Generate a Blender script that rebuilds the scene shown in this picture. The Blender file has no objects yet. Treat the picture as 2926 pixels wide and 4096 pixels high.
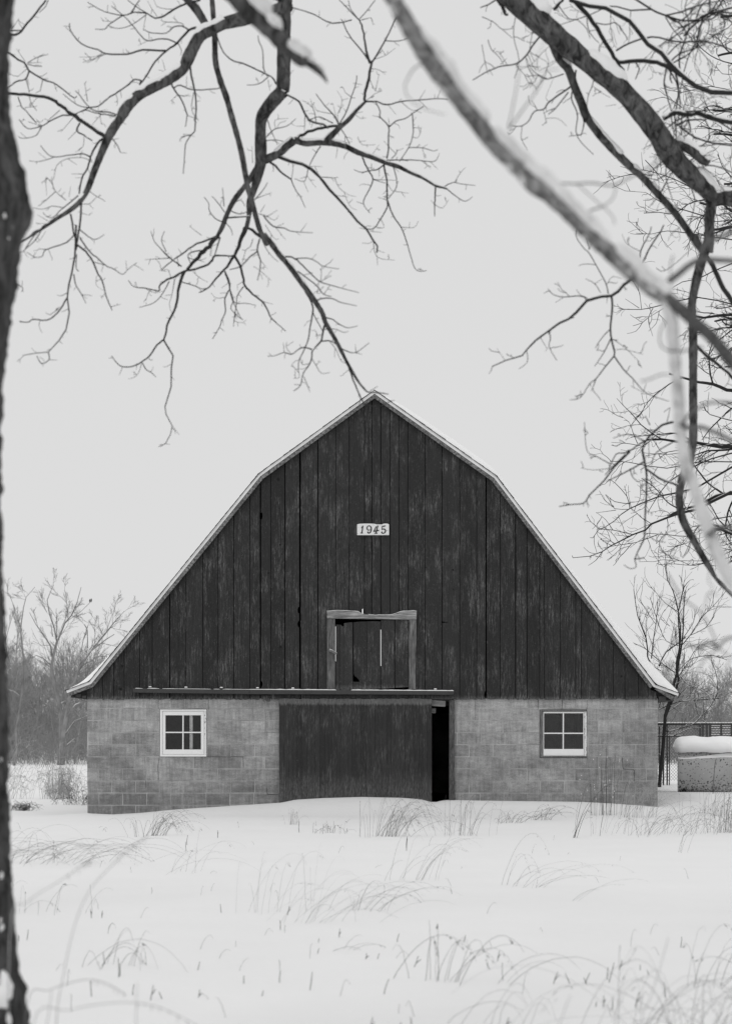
import bpy, bmesh, math, random
import numpy as np
from mathutils import Vector, noise as mnoise

S = bpy.context.scene
COL = S.collection
F = 7964.0            # focal length in photo pixels (70 mm on a 36 mm tall frame of 4096 px)
CZ, PX0, PYH = 1.35, 1463.0, 2945.0   # eye height, image axis, horizon row

# ------------------------------------------------------------------ camera
cam_d = bpy.data.cameras.new('camera')
cam = bpy.data.objects.new('camera', cam_d); COL.objects.link(cam)
cam.location = (0, 0, CZ); cam.rotation_euler = (math.radians(90), 0, 0)
cam_d.sensor_fit = 'VERTICAL'; cam_d.sensor_height = 36; cam_d.sensor_width = 25.72
cam_d.lens = 70; cam_d.shift_y = (PYH-2048)/4096.0
cam_d.clip_start = 0.2; cam_d.clip_end = 2000
cam_d.dof.use_dof = True; cam_d.dof.focus_distance = 33.0; cam_d.dof.aperture_fstop = 3.3
S.camera = cam

# ------------------------------------------------------------------ overcast winter sky and veiled sun
SUN_EL, SUN_AZ = math.radians(55), math.radians(205)
w = bpy.data.worlds.new('World'); S.world = w; w.use_nodes = True
nt = w.node_tree; bg = nt.nodes['Background']; bg.inputs['Strength'].default_value = 0.1
sky = nt.nodes.new('ShaderNodeTexSky'); sky.sky_type = 'NISHITA'; sky.sun_disc = False
sky.sun_elevation = SUN_EL; sky.sun_rotation = SUN_AZ
bwn = nt.nodes.new('ShaderNodeRGBToBW'); nt.links.new(sky.outputs[0], bwn.inputs[0])
mx = nt.nodes.new('ShaderNodeMix'); mx.data_type = 'RGBA'; mx.inputs[0].default_value = 0.975
nt.links.new(bwn.outputs[0], mx.inputs[6]); mx.inputs[7].default_value = (7.28, 7.28, 7.28, 1)
nt.links.new(mx.outputs[2], bg.inputs['Color'])
sd = bpy.data.lights.new('sun', 'SUN'); sd.energy = 0.55; sd.angle = math.radians(16); sd.color = (1, 1, 1)
so = bpy.data.objects.new('sun', sd); COL.objects.link(so)
dv = Vector((math.sin(SUN_AZ)*math.cos(SUN_EL), math.cos(SUN_AZ)*math.cos(SUN_EL), math.sin(SUN_EL)))
so.rotation_euler = dv.to_track_quat('Z', 'Y').to_euler()
vs = S.view_settings; vs.view_transform = 'Standard'; vs.look = 'None'; vs.exposure = 0; vs.gamma = 1; vs.use_curve_mapping = False

# ------------------------------------------------------------------ helpers
def P(px, py, D):
    return ((px-PX0)*D/F, D, CZ-(py-PYH)*D/F)

def tag(o, label=None, cat=None, group=None, kind=None):
    if label: o['label'] = label
    if cat: o['category'] = cat
    if group: o['group'] = group
    if kind: o['kind'] = kind
    return o

def empty(name, loc=(0, 0, 0), **k):
    o = bpy.data.objects.new(name, None); COL.objects.link(o); o.location = loc
    o.empty_display_size = 0.2
    return tag(o, **k)

class MB:
    def __init__(s): s.v = []; s.f = []; s.n = 0
    def add(s, v, f):
        v = np.asarray(v, dtype=float).reshape(-1, 3)
        s.v.append(v); k = s.n
        s.f.extend([tuple(i+k for i in q) for q in f]); s.n += len(v)
    def box(s, a, b):
        x0, y0, z0 = a; x1, y1, z1 = b
        s.add([(x0,y0,z0),(x1,y0,z0),(x1,y1,z0),(x0,y1,z0),(x0,y0,z1),(x1,y0,z1),(x1,y1,z1),(x0,y1,z1)],
              [(0,3,2,1),(4,5,6,7),(0,1,5,4),(1,2,6,5),(2,3,7,6),(3,0,4,7)])
    def prism(s, pts, y0, y1):
        """polygon in XZ (counter clockwise seen from the camera) extruded in Y"""
        n = len(pts)
        v = [(x, y0, z) for x, z in pts]+[(x, y1, z) for x, z in pts]
        f = [tuple(range(n)), tuple(range(2*n-1, n-1, -1))]
        f += [((i+1) % n, i, i+n, (i+1) % n+n) for i in range(n)]
        s.add(v, f)
    def tube(s, pts, rad, sides=6, cap=True, sq=None):
        pts = np.asarray(pts, float); rad = np.broadcast_to(np.asarray(rad, float), (len(pts),))
        n = len(pts)
        T = np.gradient(pts, axis=0); T /= np.maximum(np.linalg.norm(T, axis=1), 1e-9)[:, None]
        mean = np.abs(T).mean(axis=0); ref = np.zeros(3); ref[int(np.argmin(mean))] = 1
        A = np.cross(T, ref); A /= np.maximum(np.linalg.norm(A, axis=1), 1e-6)[:, None]
        B = np.cross(T, A)
        th = np.arange(sides)*2*math.pi/sides
        R = rad[:, None] if sq is None else rad[:, None]*sq
        V = pts[:, None, :]+(R*np.cos(th))[..., None]*A[:, None, :]+(R*np.sin(th))[..., None]*B[:, None, :]
        s.v.append(V.reshape(-1, 3)); k = s.n; s.n += n*sides
        idx = np.arange(n*sides).reshape(n, sides)+k
        a = idx[:-1]; b = np.roll(idx, -1, axis=1)[:-1]; c = np.roll(idx, -1, axis=1)[1:]; d = idx[1:]
        q = np.stack([a, b, c, d], axis=-1).reshape(-1, 4)
        s.f.extend(map(tuple, q.tolist()))
        if cap:
            s.f.append(tuple(idx[0][::-1].tolist())); s.f.append(tuple(idx[-1].tolist()))
    def obj(s, name, mat, parent=None, smooth=False, **k):
        me = bpy.data.meshes.new(name)
        if s.v:
            me.from_pydata(np.concatenate(s.v).tolist(), [], s.f)
        me.materials.append(mat)
        if smooth: me.shade_smooth()
        me.update()
        o = bpy.data.objects.new(name, me); COL.objects.link(o)
        if parent:
            o.parent = parent; o.location = -parent.location
        return tag(o, **k)

def recalc(o):
    bm = bmesh.new(); bm.from_mesh(o.data); bmesh.ops.recalc_face_normals(bm, faces=bm.faces); bm.to_mesh(o.data); bm.free()
    return o
def bevel(o, wd, seg=1):
    m = o.modifiers.new('bevel', 'BEVEL'); m.width = wd; m.segments = seg; m.limit_method = 'ANGLE'
    return o

# ------------------------------------------------------------------ materials (a black and white photograph: all greys)
class Mat:
    def __init__(s, name, rough=0.9, spec=0.2):
        s.m = bpy.data.materials.new(name); s.m.use_nodes = True
        s.nt = s.m.node_tree; s.b = s.nt.nodes['Principled BSDF']
        s.b.inputs['Roughness'].default_value = rough; s.b.inputs['Specular IOR Level'].default_value = spec
        s.tc = s.nt.nodes.new('ShaderNodeTexCoord')
    def N(s, t, **k):
        n = s.nt.nodes.new(t)
        for a, v in k.items(): setattr(n, a, v)
        return n
    def L(s, a, b): s.nt.links.new(a, b)
    def noise(s, scale=1.0, stretch=(1, 1, 1), detail=4, rough=0.55, shift=(0, 0, 0), dist=0):
        mp = s.N('ShaderNodeMapping'); mp.inputs['Scale'].default_value = stretch; mp.inputs['Location'].default_value = shift
        s.L(s.tc.outputs['Object'], mp.inputs[0])
        n = s.N('ShaderNodeTexNoise'); n.inputs['Scale'].default_value = scale; n.inputs['Detail'].default_value = detail
        n.inputs['Roughness'].default_value = rough; n.inputs['Distortion'].default_value = dist
        s.L(mp.outputs[0], n.inputs['Vector']); return n.outputs['Fac']
    def rng(s, v, a, b, c=0.0, d=1.0, clamp=True):
        n = s.N('ShaderNodeMapRange'); n.clamp = clamp
        s.put(n.inputs[0], v)
        for i, x in enumerate((a, b, c, d)): n.inputs[i+1].default_value = x
        return n.outputs[0]
    def put(s, inp, v):
        if isinstance(v, (int, float)): inp.default_value = v
        else: s.L(v, inp)
    def math(s, op, a, b=0.0):
        n = s.N('ShaderNodeMath'); n.operation = op; s.put(n.inputs[0], a); s.put(n.inputs[1], b); return n.outputs[0]
    def mix(s, f, a, b):
        n = s.N('ShaderNodeMix'); n.data_type = 'FLOAT'; s.put(n.inputs[0], f); s.put(n.inputs[2], a); s.put(n.inputs[3], b); return n.outputs[0]
    def island(s): return s.N('ShaderNodeNewGeometry').outputs['Random Per Island']
    def z(s):
        n = s.N('ShaderNodeSeparateXYZ'); s.L(s.tc.outputs['Object'], n.inputs[0]); return n.outputs
    def color(s, v):
        c = s.N('ShaderNodeCombineColor')
        for i in range(3): s.put(c.inputs[i], v)
        s.L(c.outputs[0], s.b.inputs['Base Color'])
    def bump(s, h, strength=0.5, dist=0.01):
        n = s.N('ShaderNodeBump'); n.inputs['Strength'].default_value = strength; n.inputs['Distance'].default_value = dist
        s.L(h, n.inputs['Height']); s.L(n.outputs[0], s.b.inputs['Normal'])

def plain(name, v, rough=0.85, var=0.12, scale=8, spec=0.2):
    m = Mat(name, rough, spec); n = m.noise(scale)
    m.color(m.rng(n, 0.25, 0.75, v*(1-var), v*(1+var))); return m.m

def boards_mat(name, base, wear_amt=1.0, worn_top=None, worn_bot=None, knots=True):
    m = Mat(name, 0.85, 0.15)
    isl = m.island()
    tone = m.rng(isl, 0, 1, base*0.84, base*1.16)
    grain = m.noise(1.0, (48, 48, 3.4), 6, 0.72)
    fine = m.noise(1.0, (120, 120, 16), 4, 0.75, (3, 1, 2))
    patch = m.noise(1.0, (3.6, 3.6, 1.5), 6, 0.72, (5, 2, 9))
    isl2 = m.math('FRACT', m.math('MULTIPLY', isl, 17.3))
    wet = m.math('ADD', m.rng(patch, 0.47, 0.63, 0.04, 1.35), m.rng(isl2, 0.5, 1.0, 0, 0.25))
    streak = m.math('MULTIPLY', m.rng(grain, 0.44, 0.62), m.rng(fine, 0.40, 0.62))
    wear = m.math('MULTIPLY', streak, wet)
    flecks = m.rng(m.noise(1.0, (75, 75, 24), 4, 0.8, (1, 7, 3)), 0.60, 0.68)
    wear = m.math('ADD', wear, m.math('MULTIPLY', flecks, 0.6))
    zz = m.z()[2]
    if worn_top:
        z1, h = worn_top
        e = m.math('ADD', zz, m.math('MULTIPLY', m.noise(1.0, (40, 40, 1), 3), h*1.2))
        wear = m.math('ADD', wear, m.math('MULTIPLY', m.rng(e, z1+0.6*h-h, z1+0.6*h-0.7*h), m.rng(fine, 0.33, 0.62, 0.35, 1.1)))
    if worn_bot:
        z1, h = worn_bot
        e = m.math('SUBTRACT', zz, m.math('MULTIPLY', m.noise(1.0, (45, 45, 1.5), 3), h*2))
        wear = m.math('ADD', wear, m.math('MULTIPLY', m.rng(e, z1, z1-h, 0, 1), m.rng(fine, 0.4, 0.62, 0.0, 0.75)))
    c = m.mix(m.math('MINIMUM', m.math('MULTIPLY', wear, 0.88*wear_amt), 1.0), tone, 0.18)
    dk = m.rng(m.noise(1.0, (110, 110, 1.6), 4, 0.6, (8, 3, 1)), 0.30, 0.42, 0.5, 1)
    c = m.math('MULTIPLY', c, dk)
    if knots:
        mp = m.N('ShaderNodeMapping'); mp.inputs['Scale'].default_value = (3.2, 0.01, 1.5); m.L(m.tc.outputs['Object'], mp.inputs[0])
        vo = m.N('ShaderNodeTexVoronoi'); vo.inputs['Scale'].default_value = 1.3; m.L(mp.outputs[0], vo.inputs['Vector'])
        sc = m.N('ShaderNodeSeparateColor'); m.L(vo.outputs['Color'], sc.inputs[0])
        has = m.rng(sc.outputs[0], 0.55, 0.56)
        ring = m.rng(vo.outputs['Distance'], 0.085, 0.045)
        core = m.rng(vo.outputs['Distance'], 0.034, 0.018)
        c = m.mix(m.math('MULTIPLY', m.math('MULTIPLY', has, ring), 0.30), c, 0.17)
        c = m.mix(m.math('MULTIPLY', m.math('MULTIPLY', has, core), 0.85), c, 0.008)
    m.color(c); m.bump(grain, 0.5, 0.004)
    return m.m

M = {}
M['boards'] = boards_mat('weathered_siding', 0.031, 1.0, None, (1.35+(2945-2794)/234.2, 0.05))
M['door'] = boards_mat('sliding_door_boards', 0.034, 0.8, (1.35+(2945-2796)/234.2, 0.11), (0.45, 0.3), False)
M['loft'] = boards_mat('loft_door_boards', 0.036, 1.2, None, (1.35+(2945-2752)/234.2, 0.06))
def oldwood(name, lo, hi, st=(4, 90, 90)):
    m = Mat(name, 0.85); g = m.noise(1.0, st, 5, 0.65); p = m.noise(3.0, (1, 1, 1), 4)
    f = m.math('MULTIPLY', m.rng(g, 0.38, 0.62), m.rng(p, 0.35, 0.6, 0.45, 1.0))
    m.color(m.mix(f, lo, hi)); m.bump(g, 0.6, 0.006); return m.m
M['oldwood'] = oldwood('bare_grey_wood', 0.12, 0.46)
M['oldwood_v'] = oldwood('bare_grey_post', 0.05, 0.24, (80, 80, 4))
M['fascia'] = oldwood('worn_fascia', 0.07, 0.30, (30, 30, 30))
def whitepaint(name, v, chip, st=(12, 12, 60)):
    m = Mat(name, 0.6); g = m.noise(1.0, st, 5, 0.7)
    m.color(m.mix(m.rng(g, chip, chip-0.05), v*1.0, 0.12)); return m.m
M['white'] = whitepaint('white_paint', 0.84, 0.28)
M['trim'] = whitepaint('white_trim', 0.82, 0.22, (9, 9, 9))
M['chipped'] = whitepaint('chipped_white_paint', 0.75, 0.44, (60, 60, 14))
M['brownframe'] = oldwood('weathered_frame', 0.10, 0.25, (60, 60, 10))
M['signboard'] = whitepaint('flaked_white_signboard', 0.78, 0.38, (10, 10, 60))
M['black'] = plain('black_paint', 0.012)
M['greyedge'] = plain('grey_paint_edge', 0.14)
M['metal'] = plain('dark_painted_metal', 0.042, 0.5, 0.2, 6, 0.4)
M['galv'] = plain('galvanised_wire', 0.07, 0.6)
M['shingle'] = plain('dark_shingles', 0.02, 0.95, 0.3)
M['dark'] = plain('dark_interior', 0.03)
M['interior_post'] = plain('pale_interior_post', 0.75)
M['soffit'] = plain('dark_soffit_boards', 0.06)

def block_mat():
    m = Mat('concrete_blocks', 0.95, 0.1)
    isl = m.island()
    tone = m.rng(isl, 0, 1, 0.25, 0.33)
    o = m.z()
    # damp dirty staining: more of it on the lower courses, broken up by blotches
    bl = m.noise(1.6, (1, 1, 1.6), 6, 0.68, (2, 4, 0))
    st = m.math('ADD', bl, m.rng(o[2], 0.2, 2.0, 0.20, -0.08))
    stain = m.rng(st, 0.40, 0.76, 1.30, 0.70)
    c = m.math('MULTIPLY', tone, stain)
    blot = m.noise(11, (0.6, 1, 1.5), 5, 0.7, (7, 1, 5))
    c = m.math('MULTIPLY', c, m.rng(blot, 0.3, 0.7, 0.76, 1.22))
    drip = m.noise(1.0, (22, 22, 2.5), 4, 0.6, (9, 1, 5))
    c = m.math('MULTIPLY', c, m.rng(drip, 0.3, 0.7, 0.78, 1.2))
    fr = m.math('FRACT', m.math('MULTIPLY', m.math('SUBTRACT', o[2], 1.35+(2945-2833)/234.2), 1/0.2077))
    edge = m.rng(m.math('ABSOLUTE', m.math('SUBTRACT', fr, 0.5)), 0.36, 0.5)
    sme = m.rng(m.noise(1.0, (7, 7, 3), 5, 0.75, (2, 2, 2)), 0.46, 0.62)
    c = m.mix(m.math('MULTIPLY', m.math('MULTIPLY', edge, sme), 0.6), c, 0.40)
    gr = m.noise(60, detail=4, rough=0.85)
    c = m.math('MULTIPLY', c, m.rng(gr, 0.28, 0.72, 0.62, 1.38))
    m.color(c); m.bump(gr, 0.5, 0.005); return m.m
M['block'] = block_mat()
def mortar_mat():
    m = Mat('mortar', 0.95, 0.1)
    g = m.noise(30); o = m.z()
    p = m.noise(2.2, (1, 1, 1), 3)
    m.color(m.math('MULTIPLY', m.rng(g, 0.3, 0.7, 0.42, 0.54), m.rng(p, 0.35, 0.65, 0.55, 1.1))); return m.m
M['mortar'] = mortar_mat()
def snow_mat(name, v=0.90, bs=0.25, sc=6):
    m = Mat(name, 0.8, 0.15)
    a = m.noise(sc, (1, 1, 1), 5, 0.6); b = m.noise(90, detail=2)
    m.color(m.rng(m.noise(0.9), 0.3, 0.7, v*0.985, v*1.01))
    m.bump(m.math('ADD', a, m.math('MULTIPLY', b, 0.12)), bs, 0.03); return m.m
M['snow'] = snow_mat('snow', 0.905)
M['snowroof'] = snow_mat('roof_snow', 0.95, 0.25, 14)
def shaded_flecked_snow():
    m = Mat('bark_flecked_shaded_snow', 0.85, 0.1); sp = m.noise(55, detail=4, rough=0.7); bg_ = m.noise(9, detail=4)
    c = m.mix(m.rng(sp, 0.60, 0.70), m.rng(bg_, 0.3, 0.7, 0.60, 0.80), 0.30)  # grey base paints the underside shade into the snow; bark flecks over it
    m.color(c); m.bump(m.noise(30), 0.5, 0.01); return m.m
M['snowlimb'] = shaded_flecked_snow()
M['snowtwig'] = snow_mat('clinging_snow', 0.84, 0.2, 30)
def bark_mat(name, lo, hi, sc=(28, 28, 9), snowy=0.0):
    m = Mat(name, 0.95, 0.1)
    r = m.noise(1.0, sc, 5, 0.65, dist=0.8)
    b = m.noise(6, detail=3)
    c = m.math('MULTIPLY', m.rng(r, 0.36, 0.64, lo, hi), m.rng(b, 0.3, 0.7, 0.8, 1.25))
    if snowy > .2:
        s = m.noise(1.0, (14, 14, 7), 5, 0.7, (4, 4, 4)); c = m.mix(m.rng(s, 0.34, 0.47), c, 0.70)
    elif snowy:
        s = m.noise(1.0, (9, 9, 6), 4, 0.7, (4, 4, 4))
        c = m.mix(m.rng(s, 0.70-snowy, 0.76-snowy), c, 0.75)
    m.color(c); m.bump(r, 0.9, 0.012); return m.m
M['bark'] = bark_mat('dark_bark', 0.02, 0.125, (24, 24, 10))
M['bark_trunk'] = bark_mat('trunk_bark', 0.022, 0.10, (30, 30, 7), 0.02)
M['bark_snowy'] = bark_mat('snow_plastered_bark', 0.08, 0.2, (40, 40, 40), 0.32)
M['bark_grey'] = bark_mat('grey_bark', 0.07, 0.32, (34, 34, 34), 0.13)
M['bark_fork'] = bark_mat('smooth_grey_bark', 0.05, 0.14, (34, 34, 34))
M['twig'] = plain('twig_bark', 0.034, 0.95, 0.3, 20)
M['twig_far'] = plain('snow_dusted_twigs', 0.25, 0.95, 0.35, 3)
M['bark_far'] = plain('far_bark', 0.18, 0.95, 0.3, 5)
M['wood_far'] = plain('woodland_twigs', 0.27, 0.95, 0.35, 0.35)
M['twig_near'] = plain('blurred_grey_twigs', 0.12, 0.95, 0.3, 20)
M['grass'] = plain('dry_grass', 0.15, 0.9, 0.4, 12)
M['grass_pale'] = plain('pale_dry_grass', 0.38, 0.9, 0.35, 12)
M['stem'] = plain('dark_dry_stem', 0.07, 0.9, 0.3, 12)
def tank_mat():
    m = Mat('rust_spotted_paint', 0.55, 0.3)
    sp = m.noise(26, detail=2, rough=0.6); big = m.noise(5, detail=4, rough=0.7, shift=(3, 1, 1)); z = m.z()[2]
    low = m.rng(z, 0.62, 0.30, 0, 0.12); hi = m.rng(z, 0.8, 1.1, 0, 0.07)
    f = m.math('ADD', sp, m.math('ADD', low, hi))
    c = m.mix(m.rng(f, 0.62, 0.65), m.rng(m.noise(3), .3, .7, 0.36, 0.44), 0.06)
    c = m.mix(m.rng(big, 0.68, 0.71), c, 0.07)
    c = m.mix(m.rng(m.math('ADD', m.noise(40, detail=1), low), 0.72, 0.76), c, 0.75)
    m.color(c); return m.m
M['tank'] = tank_mat()
def glass_mat(name, dust=0.0):
    m = Mat(name, 0.03); nt = m.nt
    tr = m.N('ShaderNodeBsdfTransparent'); gl = m.N('ShaderNodeBsdfGlossy'); gl.inputs['Roughness'].default_value = 0.04
    fr = m.N('ShaderNodeFresnel'); fr.inputs[0].default_value = 1.42
    a = m.N('ShaderNodeMixShader'); m.L(fr.outputs[0], a.inputs[0]); m.L(tr.outputs[0], a.inputs[1]); m.L(gl.outputs[0], a.inputs[2])
    df = m.N('ShaderNodeBsdfDiffuse'); df.inputs[0].default_value = (.3, .3, .3, 1)
    b = m.N('ShaderNodeMixShader'); m.put(b.inputs[0], m.rng(m.noise(9), 0.3, 0.8, dust*0.4, dust*1.6)); m.L(a.outputs[0], b.inputs[1]); m.L(df.outputs[0], b.inputs[2])
    m.L(b.outputs[0], nt.nodes['Material Output'].inputs[0]); return m.m
M['glass'] = glass_mat('window_glass', 0.0)
M['glass_dusty'] = glass_mat('dusty_window_glass', 0.03)

# ------------------------------------------------------------------ ground
def sm(t): t = np.clip(t, 0, 1); return t*t*(3-2*t)
WALL = [(200,3262),(349,3253),(450,3258),(560,3252),(700,3238),(1000,3219),(1114,3211),(1140,3207),(1180,3198),(1300,3191),(1446,3187),(1600,3190),(1680,3196),(1723,3207),(1740,3209),(1762,3203),(1790,3200),(2000,3203),(2320,3207),(2450,3214),(2629,3228),(2800,3236)]
WX = np.array([(p-PX0)*34/F for p, q in WALL]); WZ = np.array([CZ-(q-PYH)*34/F for p, q in WALL])
def hum(x, y):
    a = 0.028*mnoise.noise((x*0.35+3, y*0.28, 0.3))+0.016*mnoise.noise((x*0.9, y*0.55, 4.1))+0.006*mnoise.noise((x*2.6, y*1.7, 7))
    if y > 20: a += 0.007*mnoise.noise((x*0.6, y*2.3, 2.2))
    return a
def ground(x, y):
    zw = float(np.interp(x, WX, WZ))
    base = 0.045*sm((y-26)/6)
    s = sm((y-32.2)/1.75)
    if y < 34.05: b = base*(1-s)+zw*s
    else: b = zw
    if y > 34.05:
        rr = sm((x-3.0)/2)
        tgt = 0.31*rr*(1-sm((y-46)/30)) + (-0.10)*(1-rr)*(1-sm((y-60)/30))
        b = zw*(1-sm((y-34.05)/2.2))+tgt*sm((y-34.05)/2.2)
    h = hum(x, y)*(1.0 if y < 32 else 0.6)
    if 33.2 < y < 34.3 and -5.2 < x < 5.5: h *= 0.25
    return float(b+h)

def axis(segs):
    out = [segs[0][0]]
    for a, b, st in segs:
        n = max(1, int(round((b-a)/st))); out += [a+(b-a)*(i+1)/n for i in range(n)]
    return out
def build_ground():
    xs = axis([(-70, -20, 5), (-20, -8, 1), (-8, 9.5, 0.09), (9.5, 20, 1), (20, 70, 5)])
    ys = axis([(-6, 3, 1), (3, 31, 0.22), (31, 36, 0.1), (36, 60, 0.7), (60, 160, 4), (160, 700, 60)])
    nx, ny = len(xs), len(ys)
    v = [(x*(1 if y < 160 else 5), y, ground(x, y)) for y in ys for x in xs]
    f = [(j*nx+i, j*nx+i+1, (j+1)*nx+i+1, (j+1)*nx+i) for j in range(ny-1) for i in range(nx-1)]
    m = MB(); m.add(v, f); m.obj('ground', M['snow'], smooth=True, kind='structure')
build_ground()
def at_ground(px, py):
    D = 25.0
    for _ in range(30):
        x = (px-PX0)*D/F; z = ground(x, D)
        D = D*0.4+0.6*(CZ-z)*F/max(py-PYH, 30)
        D = min(max(D, 3), 130)
    x = (px-PX0)*D/F
    return x, D, ground(x, D)
# ------------------------------------------------------------------ the barn
YF = 34.0
def X(px, D=YF): return (px-PX0)*D/F
def Z(py, D=YF): return CZ-(py-PYH)*D/F
rng = random.Random(7)
barn = empty('barn', (X(1490), YF, 0.0), label='old gambrel-roofed barn with dark weathered board gable above grey block walls', cat='barn')
YB = 46.0
XL, XR = X(349), X(2629)
WT = Z(2794)     # top of the block wall

OPEN = [  # px rectangles: openings in the block wall
    (639, 2836, 828, 3028), (2156, 2838, 2346, 3031), (1117, 2780, 1812, 3400)]
# mortar core with the openings left out
def wall_core(mb, opens, x0, x1, z0, z1, y0, y1):
    xs = sorted({x0, x1}|{X(o[0]) for o in opens}|{X(o[2]) for o in opens})
    for a, b in zip(xs[:-1], xs[1:]):
        c = (a+b)/2; cuts = [(max(Z(o[3]), z0), min(Z(o[1]), z1)) for o in opens if X(o[0]) < c < X(o[2])]
        lo = z0
        for cz0, cz1 in sorted(cuts):
            if cz0 > lo+1e-4: mb.box((a, y0, lo), (b, y1, cz0))
            lo = cz1
        if lo < z1-1e-4: mb.box((a, y0, lo), (b, y1, z1))
mb = MB(); wall_core(mb, OPEN, XL+0.004, XR-0.004, -0.4, WT, YF+0.0015, YF+0.2)
mb.box((XL+0.004, YF+0.2, -0.4), (XL+0.204, YB, WT)); mb.box((XR-0.204, YF+0.2, -0.4), (XR-0.004, YB, WT))
mb.box((XL+0.204, YB-0.2, -0.4), (XR-0.204, YB-0.002, WT))
mb.obj('mortar', M['mortar'], barn)
# blocks, one by one
def clip_open(a, b, z0, z1):
    """rect in metres -> list of rects with the openings removed"""
    rects = [(a, b, z0, z1)]
    for o in OPEN:
        ox0, ox1, oz0, oz1 = X(o[0]), X(o[2]), Z(o[3]), Z(o[1])
        out = []
        for (p, q, r, s) in rects:
            if q <= ox0 or p >= ox1 or s <= oz0+0.002 or r >= oz1-0.002: out.append((p, q, r, s)); continue
            if p < ox0: out.append((p, ox0-0.003, r, s))
            if q > ox1: out.append((ox1+0.003, q, r, s))
            if s > oz1+0.02: out.append((max(p, ox0), min(q, ox1), oz1+0.004, s))
            if r < oz0-0.02: out.append((max(p, ox0), min(q, ox1), r, oz0-0.004))
        rects = out
    return rects
mb = MB(); mbR = MB()
rows = [2794-2]+[2200+v/1.624 for v in (1028, 1107, 1187, 1264, 1343, 1421, 1500, 1579, 1658, 1737, 1816, 1895)]
J = 0.0055
for i in range(len(rows)-1):
    z1, z0 = Z(rows[i]), Z(rows[i+1])
    L0 = 0.406; off = (0 if i % 2 else 0.203)+rng.uniform(-0.02, 0.02)
    x = XL-off
    while x < XR:
        Lb = L0*rng.choice((1, 1, 1, 1, 0.5)) if rng.random() < 0.3 else L0
        a, b = max(x, XL), min(x+Lb, XR)
        if b-a > 0.05:
            for (p, q, r, s) in clip_open(a+J, b-J, z0+J*rng.uniform(.6, 1.4), z1-J*rng.uniform(.6, 1.4)):
                if q-p > 0.02 and s-r > 0.02:
                    d = rng.uniform(0.0, 0.003); t = rng.uniform(-.002, .002)
                    (mb if q < X(1400) else mbR).add([(p, YF-d, r+t), (q, YF-d, r-t), (q, YF+0.05, r-t), (p, YF+0.05, r+t), (p, YF-d, s+t), (q, YF-d, s-t), (q, YF+.05, s-t), (p, YF+.05, s+t)],
                           [(0,3,2,1),(4,5,6,7),(0,1,5,4),(1,2,6,5),(2,3,7,6),(3,0,4,7)])
        x += Lb
mb.obj('block_wall', M['block'], barn); mbR.obj('block_wall', M['block'], barn)
mb = MB(); mbR = MB()
for i in range(len(rows)-1):
    z1, z0 = Z(rows[i])-J, Z(rows[i+1])+J
    y = YF+0.05-(0.2 if i % 2 else 0)
    while y < YB:
        a, b = max(y, YF+0.055), min(y+0.406, YB)
        if b-a > 0.03:
            mb.box((XL, a+J, z0), (XL+0.05, b-J, z1)); mbR.box((XR-0.05, a+J, z0), (XR, b-J, z1))
        y += 0.406
mb.obj('side_block_wall', M['block'], barn); mbR.obj('side_block_wall', M['block'], barn)

# settlement cracks following the joints
for line in ([(634,2796),(633,2816),(634,2836)], [(638,3030),(633,3058),(632,3075),(634,3100),(634,3120)], [(835,2799),(833,2815),(834,2838)], [(734,2797),(733,2835)], [(829,3027),(922,3028),(926,3026),(972,3028),(974,3070)],
             [(2151,2800),(2150,2836)], [(2247,2801),(2247,2826),(2245,2837)], [(2346,2800),(2345,2840)], [(2486,3031),(2488,3060),(2491,3076),(2531,3079),(2535,3082),(2534,3124)], [(1900,2803),(1900,2880)], [(1066,3150),(1070,3178),(1114,3177)], [(583,3122),(584,3150)]):
    m = MB()
    for (a, b), (c, d) in zip(line[:-1], line[1:]):
        dx, dy = c-a, d-b; L_ = math.hypot(dx, dy); nx_, ny_ = -dy/L_*0.55, dx/L_*0.55
        m.prism([(X(a+nx_), Z(b+ny_)), (X(c+nx_), Z(d+ny_)), (X(c-nx_), Z(d-ny_)), (X(a-nx_), Z(b-ny_))], YF-0.0045, YF+0.004)
    recalc(m.obj('crack', M['black'], barn))
# roof outline in photo pixels at the front plane
RD = 33.88
OUT = [(265,2762),(358,2726),(1034,1896),(1497,1561),(1983,1904),(2619,2738),(2713,2773)]
OUT = [((p-PX0)*RD/F, CZ-(q-PYH)*RD/F) for p, q in OUT]
def offset(line, d):
    """offset a polyline downwards/inwards by d (number or list) with mitres"""
    n = len(line); res = []
    ds = d if isinstance(d, (list, tuple)) else [d]*n
    for i in range(n):
        def nrm(a, b):
            t = Vector((b[0]-a[0], b[1]-a[1])).normalized(); return Vector((t.y, -t.x))
        if i == 0: m = nrm(line[0], line[1])
        elif i == n-1: m = nrm(line[-2], line[-1])
        else:
            n1 = nrm(line[i-1], line[i]); n2 = nrm(line[i], line[i+1]); m = (n1+n2); m = m/m.length_squared*2
        res.append((line[i][0]+m.x*ds[i], line[i][1]+m.y*ds[i]))
    return res
def band(mb, line, d0, d1, y0, y1):
    a = offset(line, d0); b = offset(line, d1)
    for i in range(len(line)-1):
        q = [b[i], b[i+1], a[i+1], a[i]]
        mb.prism(q, y0, y1)
mb = MB(); band(mb, OUT, 0.0, 0.048, RD, RD+0.03); bevel(mb.obj('rake_trim', M['trim'], barn, label='white painted edge board along the gambrel roof'), 0.003)
# worn fascia under the trim
FA = [OUT[0], OUT[1], OUT[2], OUT[3], OUT[4], OUT[5]]
mb = MB(); n0, n1 = OUT[0], OUT[1]
band(mb, FA, 0.050, 0.108, RD+0.014, RD+0.05)
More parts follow.
